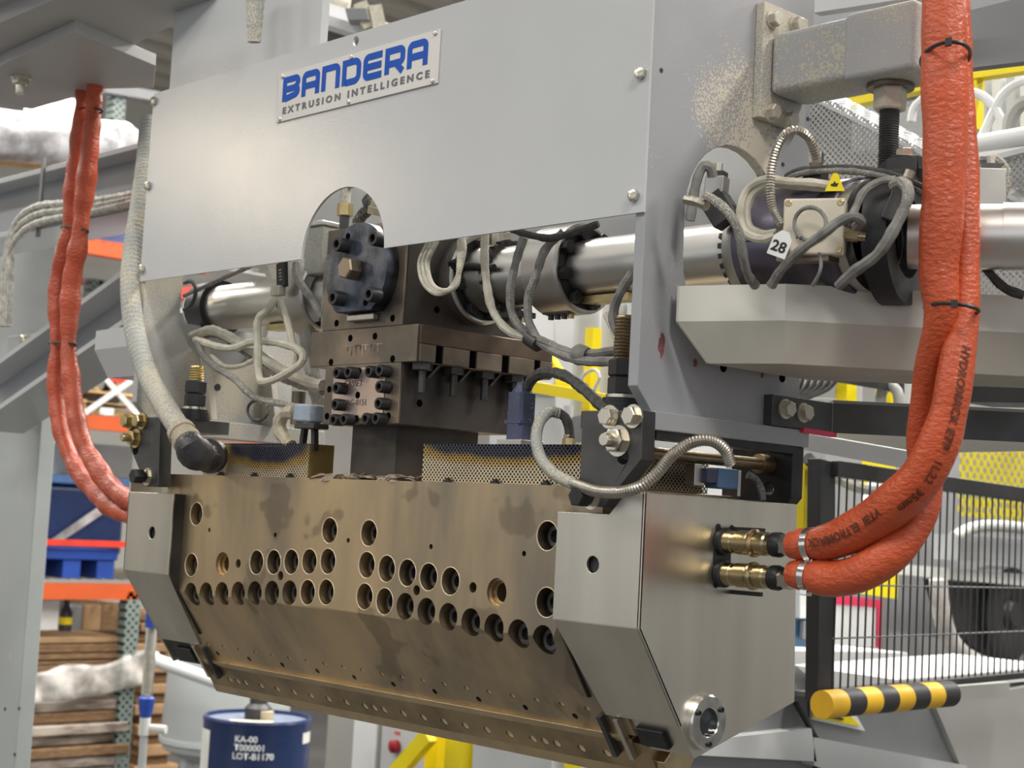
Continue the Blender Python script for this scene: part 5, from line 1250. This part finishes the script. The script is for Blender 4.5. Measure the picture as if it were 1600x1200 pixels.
O('cable_chain', MB().tube(spline([PX(x, y, -1.4) for x, y in ((1466, 905), (1470, 950), (1485, 1000), (1520, 1032), (1570, 1046), (1640, 1052))], .02), .028, 10), film, bgp)
tag(O('white_hose', MB().tube(spline([PX(x, y, -1.2) for x, y in ((1310, 830), (1345, 810), (1365, 770), (1372, 740))], .02), .022, 10), white_m), 'white duct hose behind the mesh gate', 'hose')
cabs = [(1300, 745), (1340, 762), (1390, 770), (1440, 778)]
tag(O('wire_bundle', MB().tube(spline([PX(x, y, -.9) for x, y in cabs], .02), .012, 8), cable_grey), 'sagging wire bundle behind the top of the mesh gate', 'cable')

# ---- below the die
Yl = 2.2
cbn = T('machine_cabinet', 'pale grey cabinet with red button below the die', 'cabinet', PY(600, 1190, Yl))
O('door', qYf(515, 1085, 560, Yl, .1), taupe, cbn)
O('door', qYf(556, 1085, 592, Yl-.03, .1), white_m, cbn)
O('side', qYf(580, 1085, 606, Yl-.01, .1), midgrey, cbn)
O('front', qYf(600, 1085, 720, Yl-.02, .1), pale_m, cbn)
a = PY(620, 1166, Yl-.02)
O('red_button', MB().lathe(a, (0, -1, 0), [(0, .022), (.02, .022), (.026, .014), (.026, 0)], 20), red_btn, cbn)
a = PY(621, 1145, Yl-.02); O('red_label', MB().box((a.x-.014, a.y-.002, a.z-.004), (a.x+.014, a.y, a.z+.004)), red_pl, cbn)
yb = T('guard_barrier', 'yellow braced frame below the die in front of the cabinet', 'frame', PY(700, 1190, 1.7))
O('brace', MB().beam(PY(600, 1230, 1.65), PY(672, 1148, 1.65), .03, .045), yellow, yb)
O('post', qYf(666, 1135, 685, 1.7, .03), yellow, yb)
O('post', qYf(697, 1135, 722, 1.68, .04), yellow, yb)
O('post', qYf(722, 1135, 744, 1.72, .04), yellow, yb)
single('dark_post', qYf(744, 1140, 768, 1.9, .05), black_paint, 'black post right of the yellow frame below the die', 'post')
fn = T('far_fence', 'wire fence with yellow posts below the die', 'fence', PY(850, 1190, 2.4))
for k in range(24): O('wire', MB().cyl(PY(770+k*7, 1130, 2.4), PY(770+k*7, 1290, 2.4), .003, 5), midgrey, fn)
for x in (786, 825): O('post', qYf(x, 1130, x+14, 2.42, .03), yellow, fn)
O('board', qYf(760, 1120, 960, 2.6, .02), pale_m, fn)
fn2 = T('far_fence', 'wire fence beneath the right end housing', 'fence', PX(1130, 1190, -1.0))
for k in range(12): O('wire', MB().cyl(PX(1096+k*9, 1170, -1.0), PX(1096+k*9, 1260, -1.0), .003, 5), midgrey, fn2)
O('board', qX(rect(1080, 1160, 1220, 1290), -1.3, .02), pale_m, fn2)

# ---- pallet rack on the left
XR_ = -5.0
rk = T('pallet_rack', 'orange and grey green pallet rack far behind the left hoses', 'rack', PX(150, 1180, XR_))
def yspan(x0, x1, y, X=XR_): a, b = PX(x0, y, X), PX(x1, y, X); return a, b
def hbeam(x0, y0, x1, y1, h, mat, name='beam', X=XR_, th=.06):
    a, b = PX(x0, y0, X), PX(x1, y1, X); hz = PX(x0, y0+h, X).z; z = (a.z+b.z)/2; hh = a.z-hz
    return O(name, MB().box((X-th, min(a.y, b.y), z-hh), (X, max(a.y, b.y), z)), mat, rk)
hbeam(-60, 905, 217, 918, 26, orange_rack); hbeam(-60, 640, 420, 664, 24, orange_rack); hbeam(-60, 362, 330, 382, 26, orange_rack)
hbeam(-60, 408, 330, 426, 30, M('far_rack_beam', (.40, .05, .03), .5, 0, .1, 4), X=-6.1)
hbeam(-60, 840, 300, 848, 10, red_pl, 'guard_rail', th=.03)
perf_up = perforated('slotted_upright', (.22, .27, .245), .5, 0, .036, .007, (0, 1, 1))
for (xc, y0, y1, X) in ((200, 925, 1300, XR_), (176, 130, 480, -6.0), (150, 400, 500, -6.0)):
    a, b = PX(xc, y0, X), PX(xc, y1, X); yc = PX(xc, (y0+min(y1, 1200))/2, X).y
    O('upright', MB().box((X-.07, yc-.035, max(0, b.z)), (X, yc+.035, a.z)), perf_up, rk)
    O('upright_web', MB().box((X-.066, yc-.030, max(0, b.z)), (X-.004, yc+.030, a.z)), black_paint, rk)
O('tie_beam', MB().beam(PX(160, 138, -6.0), PX(245, 152, -6.0), .06, .05), midgrey, rk)
for zz, y in ((0, 905), (1, 640), (2, 362)):
    a = PX(60, y, XR_); z = a.z
    dk = MB()
    for k in range(28): dk.box((XR_-1.0, a.y-.25+k*.05, z), (XR_, a.y-.244+k*.05, z+.006))
    O('wire_deck', dk, zinc, rk)['kind'] = 'stuff'
    if zz > 0: O('deck_board', MB().box((XR_-1.05, a.y-.5, z-.012), (XR_-.06, a.y+1.2, z-.006)), pale_m, rk)
for x, y in ((20, 1000),):
    pass
# loads
bp_ = T('plastic_pallet', 'blue plastic pallet on the orange rack beam', 'pallet', PX(130, 905, XR_))
a, b = PX(40, 906, XR_-.03), PX(182, 906, XR_-.03); zt2 = PX(110, 858, XR_-.03).z
O('deck', MB().box((XR_-1.0, a.y, zt2-.045), (XR_-.03, b.y, zt2)), blue_pl, bp_, bevel=.006)
w = b.y-a.y
for k in range(3):
    O('foot', MB().box((XR_-1.0, a.y+w*(.02+k*.38), a.z+.006), (XR_-.04, a.y+w*(.02+k*.38)+w*.2, zt2-.045)), blue_pl, bp_, bevel=.004)
bb = T('wrapped_bin', 'blue bin wrapped in clear film behind the left hoses', 'bin', PX(130, 845, -5.3))
a, b = PX(40, 845, -5.3), PX(193, 845, -5.3); zt2 = PX(120, 757, -5.3).z
O('bin', MB().box((-6, a.y, zt2-.32), (-5.3, b.y, zt2)), drum_blue, bb, bevel=.03)
O('lid', MB().box((-6.02, a.y-.02, zt2), (-5.28, b.y+.02, zt2+.04)), M('pale_blue_lid', (.12, .25, .52), .3, 0, .1, 5), bb, bevel=.01)
O('film_fold', MB().prism([(-5.27, b.y-.05, zt2-.02), (-5.27, b.y-.02, zt2-.05), (-5.27, a.y+.16, zt2-.25), (-5.27, a.y+.10, zt2-.25)], (-.004, 0, 0)), film, bb)
single('stacked_cartons', MB().box((-6.0, PX(130, 748, -5.6).y, PX(130, 748, -5.6).z), (-5.6, PX(205, 748, -5.6).y, PX(130, 692, -5.6).z)), white_m, 'white cartons above the film wrapped bin', 'carton')
# wooden pallet, roll and white lashing
wp = T('wooden_pallet', 'pale wooden crate pallet on the upper rack shelf', 'pallet', PX(170, 655, -5.3))
for nm, (x0, y0, x1, y1), X in (('deck_board', (110, 606, 232, 622), -5.2), ('deck_board', (118, 626, 232, 636), -5.2), ('stringer', (128, 636, 232, 664), -5.25), ('block', (120, 622, 134, 652), -5.22)):
    O(nm, boxX(x0, y0, x1, y1, X, .6), wood, wp)
O('shipping_label', boxX(157, 636, 177, 654, -5.19, .01), white_m, wp)
rl = T('film_roll', 'grey film roll with cardboard core on the wooden pallet', 'roll', PX(165, 610, -5.35))
c = PX(166, 597, -5.3)
ax = Vector((.85, -.35, -.05)).normalized()
O('roll', MB().lathe(c-ax*.5, ax, [(0, .055), (0, .11), (.5, .11), (.5, .055)], 36), midgrey, rl)
O('core', MB().lathe(c-ax*.45, ax, [(0, .045), (.452, .045), (.452, .058), (0, .058)], 30), wood, rl)
ls = T('white_lashing', 'crossed white lashing bars in front of the film roll', 'strap', PX(170, 640, -5.1))
O('bar', MB().beam(PX(128, 648, -5.0), PX(205, 595, -5.0), .012, .022), white_m, ls)
O('bar', MB().beam(PX(163, 590, -5.03), PX(218, 652, -5.03), .012, .022), white_m, ls)
single('red_cloth', MB().prism([PX(x, y, -5.05) for x, y in ((166, 588), (180, 586), (204, 594), (200, 598), (178, 596))], (-.06, 0, 0)), red_pl, 'bright red piece on top of the film roll', 'cloth')
single('blue_crate', boxX(160, 330, 260, 368, -5.3, .6), blue_pl, 'blue crate on the top rack shelf', 'crate', bevel=.01)
# lower shelf: paper, bottle, brown goods, cardboard stacks
single('paper_sheet', boxX(20, 938, 90, 984, -5.1, .01), white_m, 'white printed sheet on the lower rack shelf', 'paper')
o = T('dark_bottle', 'dark bottle standing beside the white sheet', 'bottle', PX(101, 985, -5.1))
a = PX(101, 986, -5.15); O('body', MB().lathe(a, (0, 0, 1), [(0, 0), (0, .028), (.08, .028), (.11, .012), (.14, .012), (.14, 0)], 16), black_paint, o); O('label', MB().lathe(a, (0, 0, 1), [(.03, .0285), (.06, .0285)], 16), yellow, o)
for k, (x0, x1, m, l) in enumerate(((108, 128, midgrey, 'grey'), (130, 158, card, 'light brown'), (158, 200, card_dark, 'dark brown'))):
    single('wrapped_package', boxX(x0, 944, x1, 988, -5.4-.02*k, .4), m, l+' package on the lower rack shelf', 'package', bevel=.015)
cs = T('cardboard_stack', 'stack of flat cardboard sheets under the orange beam', 'cardboard', PX(120, 1050, -5.05))
a, b = PX(0, 1050, -5.05), PX(188, 1050, -5.05); zt2 = PX(120, 996, -5.05).z; nsh = 14; hh = (zt2-a.z)/nsh
for k in range(nsh):
    j = R.uniform(-.012, .012)
    O('sheet', MB().box((-5.9, a.y+j, a.z+hh*k), (-5.05+R.uniform(-.01, .01), b.y+j, a.z+hh*(k+.86))), card if k > 11 else card_dark, cs)
ws_ = T('wrapped_pallet_load', 'film wrapped pallet load of cartons at lower left', 'pallet load', PX(110, 1190, -5.0))
a, b = PX(-40, 1260, -5.0), PX(196, 1260, -5.0)
zs = [PX(100, y, -5.0).z for y in (1290, 1212, 1148, 1096)]
nly = 11
for k in range(nly):
    za = zs[0]+(zs[3]-zs[0])*k/nly; zc = zs[0]+(zs[3]-zs[0])*(k+.9)/nly
    O('carton_layer', MB().box((-5.9, a.y, za), (-5.0+R.uniform(-.03, .012), b.y-R.uniform(0, .05), zc)), film_brown if k % 3 else card_dark, ws_, bevel=.006)
fp = []
mbf = MB()
n_ = 22
for i in range(n_+1):
    for j in range(6):
        y_ = a.y+(b.y+.05-a.y)*i/n_; z_ = zs[3]+(.135)*j/5+.012*math.sin(i*.7)*(j/5)+(.07*(i/n_)**3)
        fp.append((-4.98+.012*math.sin(i*1.3+j*.8)-.02*j/5, y_, z_))
mbf.add(fp, [(i*6+j, (i+1)*6+j, (i+1)*6+j+1, i*6+j+1) for i in range(n_) for j in range(5)])
fo = O('film_skirt', mbf, film, ws_); sm = fo.modifiers.new('solid', 'SOLIDIFY'); sm.thickness = .006
cw = T('corrugated_bale', 'bale of folded cardboard behind the water filter', 'cardboard', PX(240, 1180, -5.6))
for k in range(16):
    a, b = PX(214, 955+k*16, -5.6+.02*(k % 2)), PX(270, 970+k*16, -5.6)
    O('layer', MB().box((-6.2, a.y+.02*math.sin(k*2), b.z), (-5.6+.03*(k % 2), b.y+.03*math.sin(k*1.7), a.z-.008)), card if k % 2 else card_dark, cw, bevel=.008)
# water filter
a = PD(228, 1110, 4.6)
wf = T('water_filter', 'clear water filter with blue caps left of the pale tank', 'filter', a)
top = PD(234, 962, 4.6)
ax = (top-a)
O('bottom_cap', MB().lathe(a, (0, 0, 1), [(-.02, 0), (-.02, .014), (0, .02), (.035, .024), (.04, .018), (.04, 0)], 20), M('filter_blue', (.02, .07, .42), .4, 0, .1, 10), wf)
O('bowl', MB().lathe(a, (0, 0, 1), [(.04, .016), (ax.z-.03, .016), (ax.z-.03, 0)], 20), clear, wf)
O('cartridge', MB().lathe(a, (0, 0, 1), [(.05, 0), (.05, .008), (.13, .009), (.16, .006), (ax.z-.03, .006)], 14), cable_cream, wf)
O('top_cap', MB().lathe(a, (0, 0, 1), [(ax.z-.035, 0), (ax.z-.035, .02), (ax.z+.005, .02), (ax.z+.015, .012), (ax.z+.015, 0)], 20), M('filter_blue_top', (.02, .07, .42), .4, 0, .1, 10), wf)
O('stand_pipe', MB().cyl((a.x, a.y, 0), (a.x, a.y, a.z-.06), .012, 12), pale_m, wf)
O('valve', MB().cyl(a+Vector((0, 0, -.02)), a+Vector((0, 0, -.07)), .016, 14).cyl(a+Vector((-.01, 0, -.05)), a+Vector((.05, .04, -.05)), .012, 12), white_m, wf)
# tank and drum
tc2 = PD(352, 1150, 6.6)
tk = T('storage_tank', 'pale grey rounded tank behind the blue drum', 'tank', (tc2.x, tc2.y, 0))
rT = 100/FPX*6.6; zT = PD(345, 1020, 6.6).z; zB_ = PD(345, 1165, 6.6).z
O('shell', MB().lathe((tc2.x, tc2.y, zB_), (0, 0, 1), [(-.08, 0), (-.06, rT*.6), (-.01, rT*.95), (.03, rT), (zT-zB_, rT*.94), (zT-zB_+.09, rT*.86), (zT-zB_+.17, rT*.6), (zT-zB_+.20, 0)], 40), tank_grey, tk)
O('rim', MB().lathe((tc2.x, tc2.y, zB_+.02), (0, 0, 1), [(0, rT), (.0, rT*1.02), (.02, rT*1.02), (.02, rT)], 40), tank_grey, tk)
for k in range(3):
    a_ = 2.1*k+.6; O('leg', MB().box((tc2.x+rT*.7*math.cos(a_)-.02, tc2.y+rT*.7*math.sin(a_)-.02, 0), (tc2.x+rT*.7*math.cos(a_)+.02, tc2.y+rT*.7*math.sin(a_)+.02, zB_)), tank_grey, tk)
O('inlet_pipe', MB().cyl(PD(238, 1030, 6.1), PD(345, 1068, 6.1), .026, 18), white_m, tk)
O('pipe_cap', MB().cyl(PD(238, 1030, 6.1), PD(244, 1032, 6.1), .032, 18), white_m, tk)
dr_c = PD(403, 1118, 5.3); rD = 83/FPX*5.3
dm = T('steel_drum', 'dark blue steel drum with white stencilled lettering below the die', 'drum', (dr_c.x, dr_c.y, 0))
z_ = dr_c.z
dsh = O('shell', MB().lathe((dr_c.x, dr_c.y, 0), (0, 0, 1), [(0, 0), (0, rD), (.01, rD*1.015), (.025, rD), (z_*.33, rD), (z_*.345, rD*1.02), (z_*.36, rD), (z_*.66, rD), (z_*.675, rD*1.02), (z_*.69, rD), (z_-.02, rD), (z_-.008, rD*1.02), (z_, rD*1.0), (z_, rD*.96), (z_-.012, rD*.955)], 56), drum_blue, dm)
O('lid', MB().lathe((dr_c.x, dr_c.y, 0), (0, 0, 1), [(z_-.012, rD*.957), (z_-.010, rD*.6), (z_-.010, 0)], 56), drum_lid, dm)
tv_ = (CAM-dr_c); tv_.z = 0; tv_.normalize(); tu_ = Vector((-tv_.y, tv_.x, 0))
O('paper_label', MB().obox(Vector((dr_c.x, dr_c.y, z_-.008))+tv_*rD*.6-tu_*.02, tu_*rD*.4, tv_*rD*.22, (0, 0, .001)), M('kraft_label', (.66, .58, .40), .7, 0, .1, 9), dm)
O('pump_head', MB().lathe((dr_c.x, dr_c.y, z_-.01), (0, 0, 1), [(0, 0), (0, .045), (.035, .045), (.05, .03), (.09, .03), (.09, 0)], 16), dark_steel, dm)
O('bung', MB().cyl(Vector((dr_c.x, dr_c.y, z_-.01))+tu_*.03+tv_*.04, Vector((dr_c.x, dr_c.y, z_+.02))+tu_*.03+tv_*.04, .022, 16), tan_fit, dm)
def drumf(x, y):
    a = x/rD; return Vector((dr_c.x, dr_c.y, 0))+(tv_*math.cos(a)+tu_*math.sin(a))*(rD+.002)+Vector((0, 0, z_+y))
white_ink = M('white_stencil', (.70, .72, .74), .6, 0, .1, 30)
for k, s in enumerate(('KA-00', 'T000001', 'LOT-B1170')):
    letters('lettering', s, .028, lambda x, y, k=k: drumf(x-.070-.005*(k == 2), y-.064-.027*k), white_ink, dsh, bold=.001)
def drum_patch(a0, a1, za, zb): return MB().add([drumf(rD*(a0+(a1-a0)*i/6), zz) for zz in (za, zb) for i in range(7)], [(i, i+1, i+8, i+7) for i in range(6)])
lm = M('drum_white_label', (.68, .68, .64), .6, 0, .1, 9)
O('side_label', drum_patch(-1.45, -1.0, -.30, -.04), lm, dsh)
O('side_label', drum_patch(1.0, 1.35, -.075, -.04), lm, dsh)
# wrapped roll high on the left and ceiling lamp
a, b = PX(-60, 205, -4.4), PX(212, 232, -4.4)
film_solid = M('roll_film', (.40, .39, .40), .3, 0, .35, 12, c2=(.56, .55, .57), bump=1.5, bs=30)
wr = T('wrapped_roll', 'film wrapped long roll lying high behind the left hoses', 'roll', a)
O('roll', MB().tube(spline([a, (a+b)/2, b], .05), lambda t, k: .098*(1+.02*math.sin(k*1.1))*(1 if t < .93 else 1-(t-.93)*4), 24), film_solid, wr)
O('lower_core', MB().cyl(PX(-60, 232, -4.45), PX(100, 248, -4.45), .05, 20), wood, wr)
cl_ = T('ceiling_lamp', 'bright linear ceiling lamp above the wrapped roll', 'lamp', PZ(90, 175, 4.0))
O('diffuser', MB().beam(PZ(45, 166, 4.0), PZ(140, 186, 4.0), .13, .05), glow, cl_)
for px_ in (50, 130): O('hanger_wire', MB().cyl(PZ(px_, 166+(px_-45)*.2, 4.0)+jz*.08, Vector((*PZ(px_, 166+(px_-45)*.2, 4.0)[:2], 6.1)), .006, 6), midgrey, cl_)
O('housing', MB().beam(PZ(45, 166, 4.0)+jz*.06, PZ(140, 186, 4.0)+jz*.06, .16, .05), white_m, cl_)
# overhead pipework seen above the cover
oc = T('overhead_conveyor', 'white overhead conveyor rail with brackets above the cover panel', 'conveyor', PD(560, 40, 4.2))
O('rail', MB().beam(PD(480, 8, 4.2), PD(640, 62, 4.2), .05, .035), white_m, oc)
O('under_rail', MB().beam(PD(480, 26, 4.15), PD(600, 62, 4.15), .05, .025), pale_m, oc)
O('roller', MB().cyl(PD(500, -2, 4.3), PD(545, 12, 4.3), .022, 16), cable_cream, oc)
O('bracket', MB().beam(PD(562, 6, 4.1), PD(578, 44, 4.1), .03, .035), cable_cream, oc)
O('bracket', MB().beam(PD(584, 10, 4.1), PD(592, 48, 4.1), .03, .035), cable_cream, oc)
O('motor_block', MB().obox(PD(560, 26, 4.1), cr*.028, cd*.016+cr*.004, fwd*.03), midgrey, oc, bevel=.003)
O('dark_gap', MB().prism([PD(x, y, 4.4) for x, y in ((500, 34), (555, 56), (500, 72))], fwd*.05), black_paint, oc)

# ---- things of a kind share a group
GROUPS = {'cable': 'leads and cables around the die', 'conduit': 'flexible conduits around the die', 'red_hose': 'red sleeved hoses', 'quick_coupling': 'quick couplings on the right end housing', 'hose_clamp': 'worm clamps on the red hoses', 'cable_tie': 'cable ties on the red hoses', 'jacking_stud': 'jacking studs on the base rails', 'hanger_bracket': 'hanger plates carrying the die', 'heater_cover': 'perforated heater covers on the die', 'end_box': 'end housings of the die', 'melt_pipe': 'melt pipes feeding the feed block', 'sensor_head': 'sensor heads on the pipes', 'plug_connector': 'plug connectors on the die', 'cable_tray': 'sheet metal trays beside the frame', 'white_hose': 'white hoses in the background', 'white_pipe': 'white pipes in the background', 'duct_rack': 'white uprights behind the hose loops', 'roller_column': 'grey upright cylinders behind the cable bundle', 'duct_lead': 'black leads on the white duct', 'yellow_post': 'yellow posts in the background', 'grey_cylinder': 'grey cylinders behind the dark channel', 'wrapped_package': 'packages on the lower rack shelf', 'strap': 'straps across the cross beam', 'overhead_beam': 'overhead beams', 'perforated_guard': 'perforated sheet guards', 'guard_barrier': 'yellow guard frames', 'far_fence': 'wire fences in the background', 'cable_wrap': 'wraps on the cable bundle', 'probe_stem': 'probe stems', 'machine_cabinet': 'pale cabinets in the background'}
for o in bpy.data.objects:
    base = o.name.split('.')[0]
    if o.parent is None and 'category' in o and base in GROUPS: o['group'] = GROUPS[base]
